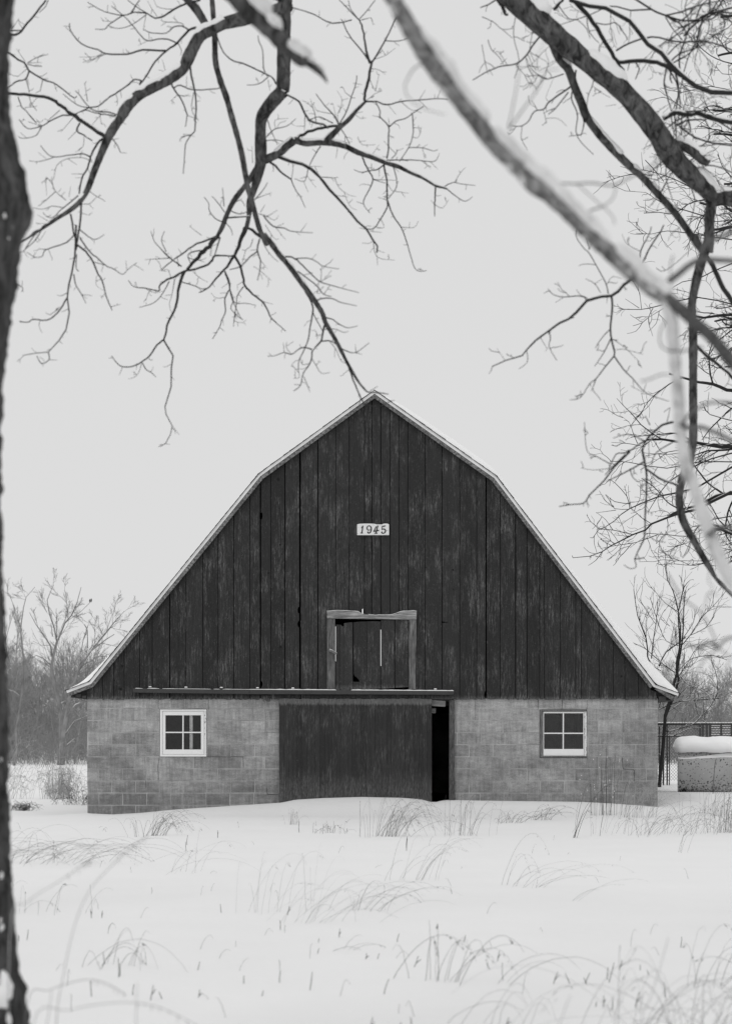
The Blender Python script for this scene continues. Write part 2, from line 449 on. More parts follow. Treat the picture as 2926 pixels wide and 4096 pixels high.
# right eave: the fascia has slumped away from the trim
a = (X(2605), Z(2745)); 
mb.prism([(X(2612), Z(2757)), (X(2684), Z(2803)), (X(2697), Z(2792)), (X(2626), Z(2747))], RD+0.014, RD+0.05)
bevel(mb.obj('fascia_board', M['fascia'], barn, label='bare weathered fascia under the white edge board'), 0.004)
mb = MB(); band(mb, OUT, 0.004, 0.05, RD+0.05, YB+0.15); mb.obj('roof', M['soffit'], barn)
for sgn, tip, wall in ((-1, (X(283), Z(2790)), (X(352), Z(2797))), (1, (X(2693), Z(2804)), (X(2626), Z(2800)))):
    mb = MB(); mb.prism(sorted([tip, wall], key=lambda q: q[0])+[(wall[0] if sgn < 0 else tip[0], (wall[1] if sgn < 0 else tip[1])+0.014)]+[(tip[0] if sgn < 0 else wall[0], (tip[1] if sgn < 0 else wall[1])+0.014)], RD+0.12, YB)
    y = RD+0.16
    while y < YB:
        k = 1 if sgn > 0 else -1
        mb.prism([(tip[0], tip[1]+0.016), (wall[0], wall[1]+0.016), (wall[0], wall[1]+0.17), (tip[0], tip[1]+0.05)][::-k], y, y+0.045); y += 0.61
    recalc(mb.obj('soffit', M['soffit'], barn))
for px0, px1, py0, py1 in ((330, 347, 2783, 2793), (305, 325, 2777, 2790), (2631, 2660, 2786, 2803)):
    mb = MB(); mb.box((X(px0), RD+0.07, Z(py1)), (X(px1), RD+0.11, Z(py0))); mb.obj('rafter_tail', M['soffit'], barn)
# shingle courses
mb = MB()
for i in range(6):
    a, b = Vector(OUT[i]), Vector(OUT[i+1]); up = a.y < b.y
    lo, hi = (a, b) if up else (b, a)
    t = (hi-lo).normalized(); nn = Vector((-t.y, t.x)) if t.x > 0 else Vector((t.y, -t.x))
    if nn.y < 0: nn = -nn
    L = (hi-lo).length; s = -0.02
    while s < L:
        ln = rng.uniform(0.125, 0.15)
        e = min(s+ln*1.5, L+0.01)
        k = rng.uniform(0.008, 0.014)
        p0 = lo+t*s+nn*0.001; p1 = lo+t*e+nn*0.001; p2 = lo+t*e+nn*0.004; p3 = lo+t*s+nn*k
        q = [(p0.x, p0.y), (p1.x, p1.y), (p2.x, p2.y), (p3.x, p3.y)]
        mb.prism(q, RD-rng.uniform(0.012, 0.03), YB+0.18); s += ln
recalc(mb.obj('shingles', M['shingle'], barn))

# snow lying on the roof, built as cross sections running back from the gable
def roof_snow():
    def px(l): return [((p-PX0)*RD/F, CZ-(q-PYH)*RD/F) for p, q in l]
    right = px([(1497,1559),(1530,1573),(1565,1588),(1640,1634),(1700,1673),(1800,1742),(1900,1812),(1968,1858),(2000,1892),(2052,1962),(2111,2044),(2180,2135),(2250,2226),(2330,2322),(2419,2425),(2500,2520),(2563,2602),(2625,2668),(2680,2722),(2706,2748),(2716,2763),(2713,2773)])
    rb = [(1497,1561),(1540,1592),(1580,1620),(1650,1669),(1715,1715),(1815,1786),(1915,1856),(1983,1904),(2003,1930),(2055,1998),(2100,2057),(2160,2136),(2230,2228),(2310,2333),(2395,2444),(2470,2543),(2540,2634),(2600,2713),(2625,2740),(2660,2753),(2695,2766),(2713,2773)]
    rb = px(rb)
    left = px([(1497,1559),(1400,1627),(1300,1700),(1200,1772),(1100,1844),(1032,1893),(950,1993),(850,2115),(750,2238),(650,2360),(560,2468),(480,2568),(440,2615),(380,2672),(340,2708),(314,2732),(297,2740),(275,2752),(264,2762)])
    lb = px([(1497,1561),(1400,1631),(1300,1704),(1200,1776),(1100,1848),(1034,1896),(952,1997),(852,2120),(752,2243),(652,2365),(562,2475),(482,2573),(445,2619),(400,2675),(358,2726),(330,2737),(300,2749),(280,2756),(265,2762)])
    mb = MB()
    for top, bot, seed in ((right, rb, 1), (left, lb, 2)):
        n = len(top)
        ys = [RD-0.012, RD+0.0, RD+0.03, RD+0.09, RD+0.2, RD+0.5]+[RD+1+i for i in range(0, 12)]+[YB+0.12]
        ks = [0.12, 0.45, 0.72, 0.9, 1.0, 1.03]+[1.05]*12+[0.6]
        V = []
        for y, k in zip(ys, ks):
            for i in range(n):
                t, b = top[i], bot[i]
                kk = k*(1+0.12*mnoise.noise((i*0.6, y*0.8, seed*9.3)))
                jy = 0.035*mnoise.noise((i*0.9, 3.3, seed)) if y < RD+0.3 else 0
                V.append((b[0]+(t[0]-b[0])*kk, max(y+abs(jy), RD-0.012), b[1]+(t[1]-b[1])*kk))
        m = len(ys)
        f = [(j*n+i, j*n+i+1, (j+1)*n+i+1, (j+1)*n+i) for j in range(m-1) for i in range(n-1)]
        bb = len(V)
        V += [(b[0], RD-0.012, b[1]) for b in bot]
        f += [(bb+i, bb+i+1, i+1, i) for i in range(n-1)]
        mb.add(V, f)
    o = recalc(mb.obj('roof_snow', M['snowroof'], barn, smooth=True, label='snow lying thick on the roof'))
    sub = o.modifiers.new('sub', 'SUBSURF'); sub.levels = 1; sub.render_levels = 1
roof_snow()

# ---- gable siding: separate upright boards cut to the roof line
IN = offset(OUT, 0.104)
def roof_z(x):
    for (x0, z0), (x1, z1) in zip(IN[:-1], IN[1:]):
        if x0 <= x <= x1: return z0+(z1-z0)*(x-x0)/(x1-x0)
    return IN[0][1]
edges = [349,411,457,498,560,610,680,745,811,873,935,1000,1042,1083,1140,1200,1271,1342,1396,1457,1486,1522,1559,1594,1630,1699,1766,1837,1905,1942,1999,2060,2105,2156,2175,2239,2300,2323,2393,2449,2496,2551,2624]
wide = {1042: 7, 1140: 5, 1200: 9, 1083: 3, 1271: 5, 1463: 4, 1522: 4, 1766: 4, 1905: 3, 1942: 7, 2060: 5, 1486: 4, 680: 5, 935: 4, 2105: 4}
mb = MB()
LO = (1340, 2478, 1636, 2770)      # loft opening in px
holes = [ # px box notches cut out of the board edge: x0,y0,x1,y1
    (1042,2724,1048,2748),(1041,2050,1048,2078),(1193,2428,1199,2454),(1193,2484,1198,2510),(1443,2436,1458,2458),(1768,2486,1793,2492),(1937,2765,1942,2796)]
def board(x0, x1, y, jag):
    """x in m; upright board following the roof with notched ragged foot"""
    za, zb = roof_z(x0)-0.004, roof_z(x1)-0.004
    pts_top = [(x1, zb), (x0, za)]
    for (kx, kz) in IN:
        if x0 < kx < x1: pts_top = [(x1, zb), (kx, kz-0.004), (x0, za)]
    return pts_top
for a, b in zip(edges[:-1], edges[1:]):
    g0 = wide.get(a, 3)*0.5/234.2*0.75; g1 = wide.get(b, 3)*0.5/234.2*0.75
    x0, x1 = X(a)+g0, X(b)-g1
    xm = (x0+x1)/2; y = YF-0.034+rng.uniform(-0.004, 0.004)
    zb = WT-0.003-rng.uniform(0, 0.012)
    if a == 349 or b == 2624: pass
    segs = [(zb, None)]
    pa, pb = a, b
    lo_z1, lo_z0 = Z(LO[1]-6), Z(LO[3])
    inside = (pa < LO[2]-8 and pb > LO[0]+8)
    n = max(2, int((x1-x0)/0.035))
    foot = [(x0+(x1-x0)*i/n, zb-rng.uniform(-0.004, 0.014)) for i in range(n+1)]
    top = board(x0, x1, y, 0)
    top = [(p, min(q, roof_z(p)-0.003)) for p, q in top]
    nl = [h for h in holes if abs(h[0]-pa) < 14 and h[0] < (pa+pb)/2]
    nr = [h for h in holes if abs(h[2]-pb) < 14 and h[2] > (pa+pb)/2]
    if not inside:
        poly = list(foot)
        for h in sorted(nr, key=lambda h: -h[3]):
            w_ = X(pb)-X(h[0]); poly += [(x1, Z(h[3])), (x1-w_*0.7, Z(h[3])+0.01), (x1-w_, Z((h[1]+h[3])/2)), (x1-w_*0.6, Z(h[1])-0.004), (x1, Z(h[1]))]
        poly += top
        for h in sorted(nl, key=lambda h: h[1]):
            w_ = X(h[2])-X(pa); poly += [(x0, Z(h[1])), (x0+w_*0.7, Z(h[1])-0.01), (x0+w_, Z((h[1]+h[3])/2)), (x0+w_*0.6, Z(h[3])+0.004), (x0, Z(h[3]))]
        mb.prism(poly, y, y+0.025)
    else:
        lx0, lx1 = X(LO[0]), X(LO[2])
        up = [(x0, lo_z1+rng.uniform(0, .01)), (x1, lo_z1+rng.uniform(0, .01))]
        if pa == 1457: up = [(x0, Z(2436)), (x1, lo_z1)]; up = [(x0, lo_z1), (x1, lo_z1)]
        poly = up+top
        if pb == 1457:
            poly = [(x0, lo_z1), (X(1443), lo_z1), (X(1443), Z(2440)), (X(1450), Z(2435)), (x1, Z(2437))]+top
        mb.prism(poly, y, y+0.025)
        mb.prism([(x0, zb), (x1, zb), (x1, lo_z0), (x0, lo_z0)], y, y+0.025)
        if x0 < lx0-0.01: mb.prism([(x0, lo_z0+0.001), (lx0, lo_z0+0.001), (lx0, lo_z1-0.001), (x0, lo_z1-0.001)], y+.001, y+0.025)
        if x1 > lx1+0.01: mb.prism([(lx1, lo_z0+0.001), (x1, lo_z0+0.001), (x1, lo_z1-0.001), (lx1, lo_z1-0.001)], y+.001, y+0.025)
recalc(mb.obj('siding', M['boards'], barn, label='dark weathered upright boards of the gable'))
# left corner piece of siding curving under the eave, right likewise are part of the outer boards; sill strip under the boards
for a_, b_ in ((XL+0.01, X(1117)), (X(1812), XR-0.01)):
    mb = MB(); mb.box((a_, YF-0.006, WT-0.001), (b_, YF+0.1, WT+0.03)); mb.obj('sill_plate', M['dark'], barn)
# knot holes: short dark plugs let into the boards
mb = MB()
for hx, hy, hr in ((490,2664,4.5),(484,2756,6),(1122,2588,5.5),(1137,2714,3),(1113,1918,6),(1810,2280,4),(1811,2358,2.5),(586,2711,2.5),(459,2722,3),(627,2677,3),(1375,2296,2),(1375,2374,2),(2482,2705,3.5),(745,2333,2.5),(948,2486,2),(638,2515,2),(1074,2293,4),(2156,2288,3),(2162,2442,2.5),(1464,2422,2.5),(1120,2180,4),(1700,2270,3),(1316,1888,2),(1117,2036,2.5)):
    mb = MB(); n = 9; c = (X(hx), Z(hy)); r = hr/234.2
    mb.prism([(c[0]+r*math.cos(2*math.pi*k/n)*rng.uniform(.75, 1.1), c[1]+r*math.sin(2*math.pi*k/n)*rng.uniform(.8, 1.2)) for k in range(n)], YF-0.0405, YF-0.02)
    recalc(mb.obj('knot_hole', M['black'], barn))

# rear gable wall: boards with two gaps and missing strips that let daylight through
mb = MB(); slits = []
def RXf(px): return (px-PX0)*YB/F
for s0, s1, zt, zb2 in ((1333, 1350, 2506, 2645), (1516, 1524.5, 2519, 2664), (1447, 1452, 2428, 2462)):
    slits.append((RXf(s0), RXf(s1), CZ-(zt-PYH)*YB/F, CZ-(zb2-PYH)*YB/F))
slits.sort()
x = XL+0.02
xs = [x]
while x < XR-0.02:
    x = min(x+rng.uniform(0.15, 0.27), XR-0.02); xs.append(x)
xs = sorted(set([q for q in xs if not any(s[0]-0.02 < q < s[1]+0.02 for s in slits)]+[q for s in slits for q in s[:2]]))
for a, b in zip(xs[:-1], xs[1:]):
    c = (a+b)/2; s = [s for s in slits if s[0] <= c <= s[1]]
    za, zb_ = roof_z(a)+0.085, roof_z(b)+0.085
    pk = [(0.0, 0.0)]
    tops = [(b, zb_)]+[(kx, kz+0.085) for kx, kz in IN if a < kx < b]+[(a, za)]
    if not s: mb.prism([(a, WT), (b, WT)]+tops, YB-0.03, YB-0.002)
    else:
        s = s[0]
        mb.prism([(a, WT), (b, WT), (b, s[3]), (a, s[3])], YB-0.03, YB-0.002)
        mb.prism([(a, s[2]), (b, s[2])]+tops, YB-0.03, YB-0.002)
recalc(mb.obj('rear_siding', M['boards'], barn))
mb = MB(); mb.box((XL+0.204, YF+0.2, -0.05), (XR-0.204, YB-0.2, 0.05)); mb.obj('barn_floor', M['dark'], barn)
# loft floor inside keeps ground floor dark
mb = MB(); mb.box((XL+0.204, YF+0.21, WT-0.12), (XR-0.204, YB-0.21, WT-0.06)); mb.obj('loft_floor', M['dark'], barn)

# ---- ragged header boards between siding and the sliding door
mb = MB()
for a, b, y0, y1 in ((1083,1118,2770,2798),(1118,1200,2776,2792),(1205,1342,2778,2793),(1343,1633,2779,2794),(1636,1812,2779,2798)):
    mb.box((X(a), YF-0.05, Z(y1)), (X(b), YF-0.036, Z(y0)))
for k in range(6):
    px = 1052+k*5; mb.box((X(px), YF-0.052, Z(2800+rng.uniform(0, 8))), (X(px+4), YF-0.037, Z(2782)))
mb.obj('header_board', M['boards'], barn)
# ---- loft door frame
lf = MB()
n = 26; topy = [2446,2445,2444,2443,2443,2444,2444,2445,2446,2447,2455,2458,2459,2460,2462,2461,2461,2460,2461,2459,2454,2449,2446,2445,2445,2444,2446]
pts = [(X(1308), Z(2475)), (X(1480), Z(2477)), (X(1664), Z(2480))]
pts += [(X(1665-(1665-1307)*i/n), Z(topy[n-i]+0)) for i in range(n+1)]
lf.prism(pts, YF-0.085, YF-0.045)
bevel(recalc(lf.obj('loft_lintel', M['oldwood'], barn, label='bare grey lintel with a gnawed top edge')), 0.003)
mb = MB(); mb.prism([(X(1308), Z(2757)), (X(1340), Z(2757)), (X(1340), Z(2477)), (X(1308), Z(2477))], YF-0.075, YF-0.045)
bevel(mb.obj('loft_jamb', M['oldwood_v'], barn), 0.003)
mb = MB(); mb.prism([(X(1634), Z(2758)), (X(1660), Z(2758)), (X(1664), Z(2560)), (X(1663), Z(2480)), (X(1634), Z(2480))], YF-0.075, YF-0.045)
o = MB(); bevel(mb.obj('loft_jamb', oldwood('bare_split_post', 0.05, 0.30, (40, 40, 3)), barn), 0.003)
# snow on the lintel
mb = MB()
for a, b in ((0, 10), (12, 26)):
    V = []
    pp = [(X(1307+(1665-1307)*i/n), Z(topy[i])) for i in range(a, b+1)]
    mb.prism([(p, q-0.001) for p, q in pp]+[(p, q+0.004+0.004*abs(math.sin(p*37))) for p, q in pp[::-1]], YF-0.08, YF-0.04)
recalc(mb.obj('lintel_snow', M['snowtwig'], barn))
# ---- loft door
ld = MB()
cols = [(1343,1357,2500,2501,2763),(1358.5,1375,2499,2498,2763),(1375.5,1410,2494,2490,2762),(1414,1466,2490,2487,2760),(1467,1521,2486.5,2487,2757),(1523.5,1576,2482,2482,2755),(1579,1632,2479,2480,2751)]
for i, (a, b, t0, t1, bt) in enumerate(cols):
    y = YF-0.062+rng.uniform(-.003, .003)
    top = [(X(b), Z(t1)), (X((a+b)/2+3), Z((t0+t1)/2-1.5)), (X(a), Z(t0))]
    foot = [(X(a), Z(bt)), (X((a+b)/2), Z(bt-1)), (X(b), Z(bt-3))]
    if i == 3: foot = [(X(1436), Z(2758)), (X(b), Z(bt-3))]; top += [(X(1414.5), Z(2695)), (X(1418), Z(2704)), (X(1428), Z(2712)), (X(1436), Z(2722))]
    if i == 1: top = [(X(b), Z(2505)), (X(1369), Z(2507)), (X(1364), Z(2501)), (X(a), Z(2499))]
    ld.prism(foot+top, y, y+0.02)
ld.prism([(X(1412), Z(2760)), (X(1437), Z(2759)), (X(1436), Z(2728)), (X(1412), Z(2727))], YF-0.055, YF-0.04)
loft = recalc(ld.obj('loft_door', M['loft'], barn, label='sagging plank hatch with a broken plank and daylight showing through its cracks'))
mb = MB(); mb.prism([(X(1385), Z(2762)), (X(1634), Z(2746)), (X(1634), Z(2754)), (X(1385), Z(2770))][::-1], YF-0.05, YF-0.03)
mb.obj('bottom_rail', M['boards'], loft)
for yy in (2495, 2727):
    h = MB()
    h.prism([(X(1584), Z(yy-1+(2 if yy > 2600 else 0))), (X(1632), Z(yy+9)), (X(1632), Z(yy-8 if yy < 2600 else yy-9))], YF-0.072, YF-0.066)
    h.prism([(X(1634), Z(yy+9)), (X(1676), Z(yy-1)), (X(1634), Z(yy-8))], YF-0.086, YF-0.077)
    h.tube([(X(1633), YF-0.078, Z(yy+10)), (X(1633), YF-0.078, Z(yy-9))], 0.008, 8)
    recalc(h.obj('hinge', M['metal'], loft))
mb = MB(); c0, c1 = (1315, 2600), (1347, 2616)
mb.prism([(X(1315), Z(2605)), (X(1330), Z(2613)), (X(1346), Z(2620)), (X(1348), Z(2613)), (X(1334), Z(2604)), (X(1318), Z(2598))], YF-0.115, YF-0.095)
mb.box((X(1326), YF-0.095, Z(2610)), (X(1331), YF-0.075, Z(2604)))
recalc(mb.obj('latch', M['brownframe'], barn))
mb = MB(); mb.prism([(X(1317), Z(2598.5)), (X(1348), Z(2613.5)), (X(1347), Z(2611)), (X(1330), Z(2601)), (X(1318), Z(2596))], YF-0.114, YF-0.096)
recalc(mb.obj('latch_snow', M['snowtwig'], barn))

# ---- sliding door
sd_ = MB(); a = 1117.0
while a < 1724:
    b = min(a+rng.uniform(13, 22), 1725)
    if 1725-b < 6: b = 1725
    y = YF-0.105+rng.uniform(-0.002, 0.002)
    sd_.prism([(X(a)+0.0008, -0.1), (X(b)-0.0008, -0.1), (X(b)-0.0008, Z(2795+rng.uniform(-1.5, 2))), (X(a)+0.0008, Z(2795+rng.uniform(-1.5, 2)))], y, y+0.03)
    a = b
sdo = bevel(sd_.obj('sliding_door', M['door'], barn, label='wide sliding door of narrow dark boards, pushed to the left'), 0.001)
mb = MB(); mb.box((X(1117), YF-0.074, 0.0), (X(1725), YF-0.05, Z(2805)))
mb.obj('door_back', M['dark'], sdo)
for px in (1215, 1685):
    mb = MB(); mb.box((X(px-8), YF-0.113, Z(2812)), (X(px+8), YF-0.107, Z(2786)))
    mb.box((X(px-7), YF-0.124, Z(2786)), (X(px+7), YF-0.11, Z(2780)))
    mb.tube([(X(px), YF-0.12, Z(2789)), (X(px), YF-0.12, Z(2778))], 0.008, 6)
    mb.tube([(X(px)-0.012, YF-0.12, Z(2781)), (X(px)+0.012, YF-0.12, Z(2781))], 0.02, 10)
    mb.obj('hanger', M['metal'], sdo)
# post to the right of the gap and short wood block at the gap's head
mb = MB(); mb.prism([(X(1794), -0.1), (X(1816), -0.1), (X(1816), Z(2800)), (X(1795), Z(2800))], YF-0.07, YF+0.03)
bevel(mb.obj('door_post', M['boards'], barn), 0.003)
mb = MB(); mb.prism([(X(1725), Z(2824)), (X(1780), Z(2827)), (X(1781), Z(2804)), (X(1725), Z(2800))], YF-0.02, YF+0.06)
mb.prism([(X(1722), Z(2852)), (X(1742), Z(2853)), (X(1743), Z(2832)), (X(1722), Z(2832))], YF+0.1, YF+0.14)
bevel(mb.obj('door_head_block', M['oldwood'], barn), 0.003)
mb = MB(); mb.box((X(1110), YF+0.0, Z(2806)), (X(1820), YF+0.19, Z(2792))); mb.obj('door_header', M['dark'], barn)
# track
tr = empty('door_track', (X(1172), YF-0.14, Z(2765))); tr.parent = barn; tr.location = Vector((X(1172), YF-0.14, Z(2765)))-Vector(barn.location)
def tobj(m, name, mat, **k):
    o = m.obj(name, mat, None, **k); o.parent = tr; o.location = -Vector((X(1172), YF-0.14, Z(2765))); return o
mb = MB(); Ls = [(536, 2754, 2770), (1000, 2758.5, 2776), (1813, 2764, 2779)]
for (a, t0, b0), (b, t1, b1) in zip(Ls[:-1], Ls[1:]):
    mb.prism([(X(a), Z(b0)), (X(b), Z(b1)), (X(b), Z(t1)), (X(a), Z(t0))], YF-0.155, YF-0.125)
    mb.prism([(X(a), Z(t0+3.0)), (X(b), Z(t1+3.0)), (X(b), Z(t1)), (X(a), Z(t0))], YF-0.125, YF-0.042)
mb.tube([P(540, 2768, YF-0.15), P(1000, 2774, YF-0.15), P(1811, 2777, YF-0.15)], 0.012, 8)
bevel(tobj(mb, 'rail', M['metal']), 0.004)
for px in (603, 746, 887, 1031, 1172, 1739):
    t0 = np.interp(px, [536, 1000, 1813], [2754, 2758.5, 2764])
    mb = MB(); mb.box((X(px-6), YF-0.11, Z(t0)), (X(px+6), YF-0.036, Z(t0-5))); mb.box((X(px-4), YF-0.05, Z(t0-5)), (X(px+4), YF-0.036, Z(t0-10)))
    bevel(tobj(mb, 'bracket', M['metal']), 0.003)
    mb = MB(); mb.prism([(X(px-6), Z(t0-5)), (X(px+6), Z(t0-5)), (X(px+5), Z(t0-9)), (X(px-4), Z(t0-9.5))], YF-0.108, YF-0.05); tobj(mb, 'bracket_snow', M['snowtwig'])
mb = MB()
for a, b in ((545, 1345), (1404, 1812)):
    N_ = int((b-a)/6); up = []; dn = []
    for i in range(N_+1):
        px = a+(b-a)*i/N_; t0 = float(np.interp(px, [536, 1000, 1813], [2754, 2758.5, 2764]))
        k = 0.35+0.65*sm((px-900)/300); h = k*(2.3+1.9*mnoise.noise((px*0.045, 0, 0)))+0.2
        if px < 1000: h = max(0.1, 0.7+2.0*mnoise.noise((px*0.03, 5, 0)))
        if i in (0, N_): h = 0.3
        up.append((X(px), Z(t0-h))); dn.append((X(px), Z(t0+0.7)))
    for (p0, q0), (p1, q1), (r0, s0), (r1, s1) in zip(dn[:-1], dn[1:], up[:-1], up[1:]):
        if s0-q0 < 0.0045 and s1-q1 < 0.0045: continue
        mb.prism([(p0, q0), (p1, q1), (r1, s1), (r0, s0)], YF-0.157, YF-0.045)
tobj(mb, 'rail_snow', M['snowtwig'])

# ---- windows
def window(o, frame, sash, frame_mat, sash_mat, side_mat, glass, mx_, my_, label, post):
    x0, y0, x1, y1 = o
    wroot = empty('window', (X((x0+x1)/2), YF, Z((y0+y1)/2)), label=label); wroot.parent = barn; wroot.location = Vector(wroot.location)-Vector(barn.location)
    base = -Vector((X((x0+x1)/2), YF, Z((y0+y1)/2)))
    def put(m, name, mat, **k):
        q = m.obj(name, mat, None, **k); q.parent = wroot; q.location = base; return q
    m = MB(); fx0, fy0, fx1, fy1 = frame
    m.prism([(X(x0+1.7), Z(y1-1.7)), (X(x1-1.7), Z(y1-1.7)), (X(x1-1.7), Z(fy1)), (X(x0+1.7), Z(fy1))], YF-0.02, YF+0.05)
    m.prism([(X(x0+1.7), Z(fy0)), (X(x1-1.7), Z(fy0)), (X(x1-1.7), Z(y0+1.7)), (X(x0+1.7), Z(y0+1.7))], YF-0.016, YF+0.05)
    m.prism([(X(x0+1.7), Z(fy1)), (X(fx0), Z(fy1)), (X(fx0), Z(fy0)), (X(x0+1.7), Z(fy0))], YF-0.012, YF+0.05)
    bevel(put(m, 'frame', frame_mat), 0.003)
    m = MB(); m.prism([(X(fx1), Z(fy1)), (X(x1-1.7), Z(fy1)), (X(x1-1.7), Z(fy0)), (X(fx1), Z(fy0))], YF-0.012, YF+0.05)
    bevel(put(m, 'frame', side_mat), 0.003)
    gx0, gy0, gx1, gy1 = sash
    e = 0.8; m = MB(); ya, yb = YF+0.0, YF+0.035
    m.prism([(X(fx0+e), Z(fy1-e)), (X(fx1-e), Z(fy1-e)), (X(fx1-e), Z(gy1)), (X(fx0+e), Z(gy1))], ya, yb)
    m.prism([(X(fx0+e), Z(gy0)), (X(fx1-e), Z(gy0)), (X(fx1-e), Z(fy0+e)), (X(fx0+e), Z(fy0+e))], ya, yb)
    m.prism([(X(fx0+e), Z(gy1)), (X(gx0), Z(gy1)), (X(gx0), Z(gy0)), (X(fx0+e), Z(gy0))], ya, yb)
    m.prism([(X(gx1), Z(gy1)), (X(fx1-e), Z(gy1)), (X(fx1-e), Z(gy0)), (X(gx1), Z(gy0))], ya, yb)
    bevel(put(m, 'sash', sash_mat), 0.003)
    m = MB(); m.prism([(X(mx_-2.6), Z(gy1)), (X(mx_+2.2), Z(gy1)), (X(mx_+2.8), Z(gy0)), (X(mx_-2.0), Z(gy0))], YF+0.006, YF+0.03)
    m.prism([(X(gx0), Z(my_+2.4)), (X(gx1), Z(my_+2.6)), (X(gx1), Z(my_-2.2)), (X(gx0), Z(my_-2.4))], YF+0.0085, YF+0.028)
    put(m, 'muntin', sash_mat)
    for (p, q) in ((gx0, mx_), (mx_, gx1)):
        for (r, s) in ((gy0, my_), (my_, gy1)):
            m = MB(); m.box((X(p), YF+0.016, Z(s)), (X(q), YF+0.02, Z(r))); put(m, 'pane', glass)
window((639, 2836, 828, 3028), (650, 2844, 817, 3018), (662, 2861, 804, 2998), M['white'], M['white'], M['chipped'], M['glass'], 732, 2929.5, 'small four-pane window in a white frame, a pale post behind its right panes', True)
window((2156, 2838, 2346, 3031), (2170, 2846, 2335, 3024), (2174, 2853, 2331, 2996), M['brownframe'], M['white'], M['chipped'], M['glass_dusty'], 2251, 2933, 'small four-pane window with white sash in a bare weathered frame', False)
mb = MB(); mb.box((X(757), YF+0.09, 1.0), (X(769), YF+0.13, 1.78)); mb.obj('interior_post', M['interior_post'], barn)

# ---- the dated board
sign = empty('date_sign', (X(1491), YF-0.05, Z(2118)), label='small white board reading 1945 fixed high on the dark gable', cat='sign')
mb = MB(); mb.box((X(1427.7), YF-0.075, Z(2142)), (X(1555), YF-0.04, Z(2099.5))); bevel(mb.obj('board', M['signboard'], sign), 0.002)
def stroke(m, pts, w, y0, y1, grow=0):
    sc = 8.12; pts = [Vector(((p/sc)+1400, (q/sc)+2070)) for p, q in pts]
    ws = np.interp(np.linspace(0, 1, len(pts)), np.linspace(0, 1, len(w)), w)
    L_, R_ = [], []
    for i, p in enumerate(pts):
        t = (pts[min(i+1, len(pts)-1)]-pts[max(i-1, 0)]).normalized(); nn = Vector((-t.y, t.x)); h = (ws[i]+grow)/sc/2
        if i == 0: p = p-t*grow/sc/2
        if i == len(pts)-1: p = p+t*grow/sc/2
        L_.append(p+nn*h); R_.append(p-nn*h)
    for i in range(len(pts)-1):
        q = [L_[i], L_[i+1], R_[i+1], R_[i]]
        d = 0.0002*(i % 2)
        m.prism([(X(a.x), Z(a.y)) for a in q], y0-d, y1)
def arc(pts, k=4):
    a = np.array(pts, float); out = []
    n = len(a)
    for i in range(n-1):
        p0, p1, p2, p3 = a[max(i-1, 0)], a[i], a[i+1], a[min(i+2, n-1)]
        for t in np.linspace(0, 1, k, endpoint=False):
            out.append(0.5*((2*p1)+(-p0+p2)*t+(2*p0-5*p1+4*p2-p3)*t*t+(-p0+3*p1-3*p2+p3)*t**3))
    out.append(a[-1]); return [tuple(q) for q in out]
DIG = {'1': [([(412,290),(396,400),(376,515)], [15,18,20]), ([(337,518),(402,520)], [11,11]), ([(412,291),(385,325),(370,350),(385,360)], [14,12,9])],
 '9': [(arc([(632,408),(598,430),(560,408),(546,360),(562,308),(606,286),(650,300),(678,345),(680,410),(665,470),(635,510),(600,522),(568,508),(568,488),(588,488)]), [7,12,18,16,10,14,22,24,20,14,12,14,18])],
 '4': [([(893,285),(865,400),(835,520)], [22,20,20]), ([(838,315),(805,390),(765,465)], [16,16,14]), ([(760,466),(840,452),(925,432)], [16,20,14]), ([(790,525),(872,527)], [12,12])],
 '5': [([(1045,298),(1090,300),(1135,286)], [12,20,12]), ([(1042,296),(1034,345),(1028,405)], [12,10,9]), (arc([(1030,406),(1075,388),(1120,400),(1142,440),(1130,490),(1095,520),(1055,530),(1020,512),(1018,492),(1038,490)]), [8,14,22,24,18,12,12,16,18])]}
for ch, st in DIG.items():
    m = MB()
    for k, (p, w_) in enumerate(st): stroke(m, p, w_, YF-0.0765-0.0003*k, YF-0.0745, 22)
    e = recalc(m.obj('digit', M['greyedge'], sign))
    m = MB()
    for k, (p, w_) in enumerate(st): stroke(m, p, w_, YF-0.0785-0.0003*k, YF-0.0755)
    recalc(m.obj('digit_stroke', M['black'], e)).location = (0, 0, 0)
mb = MB()
for a, b in ((1428, 1505), (1528, 1554)):
    pp = [(a+(b-a)*t, 2099.5-3.4*math.sin(math.pi*min(1, max(0, t)))**0.35) for t in np.linspace(0, 1, 14)]
    mb.prism([(X(a), Z(2099.7)), (X(b), Z(2099.7))]+[(X(p), Z(q)) for p, q in pp[::-1]], YF-0.073, YF-0.042)
recalc(mb.obj('sign_snow', M['snowtwig'], sign))
# ------------------------------------------------------------------ trees
TILES = {'A': (0, 0), 'B': (900, 0), 'C': (1926, 0), 'D': (0, 900), 'E': (900, 900), 'R': (1926, 900), 'G': (1926, 1800), 'I': (1926, 2400)}
def smooth_line(pts, rad, k):
    n = len(pts)
    if n < 3: 
        t = np.linspace(0, 1, k+1)[:, None]; q = pts[0]*(1-t)+pts[1]*t
        return q, np.interp(np.linspace(0, 1, k+1), [0, 1], rad[:2])
    out = []; rr = []
    for i in range(n-1):
        p0, p1, p2, p3 = pts[max(i-1, 0)], pts[i], pts[i+1], pts[min(i+2, n-1)]
        for t in np.linspace(0, 1, k, endpoint=False):
            out.append(0.5*((2*p1)+(-p0+p2)*t+(2*p0-5*p1+4*p2-p3)*t*t+(-p0+3*p1-3*p2+p3)*t**3)); rr.append(rad[i]*(1-t)+rad[i+1]*t)
    out.append(pts[-1]); rr.append(rad[-1]); return np.array(out), np.array(rr)

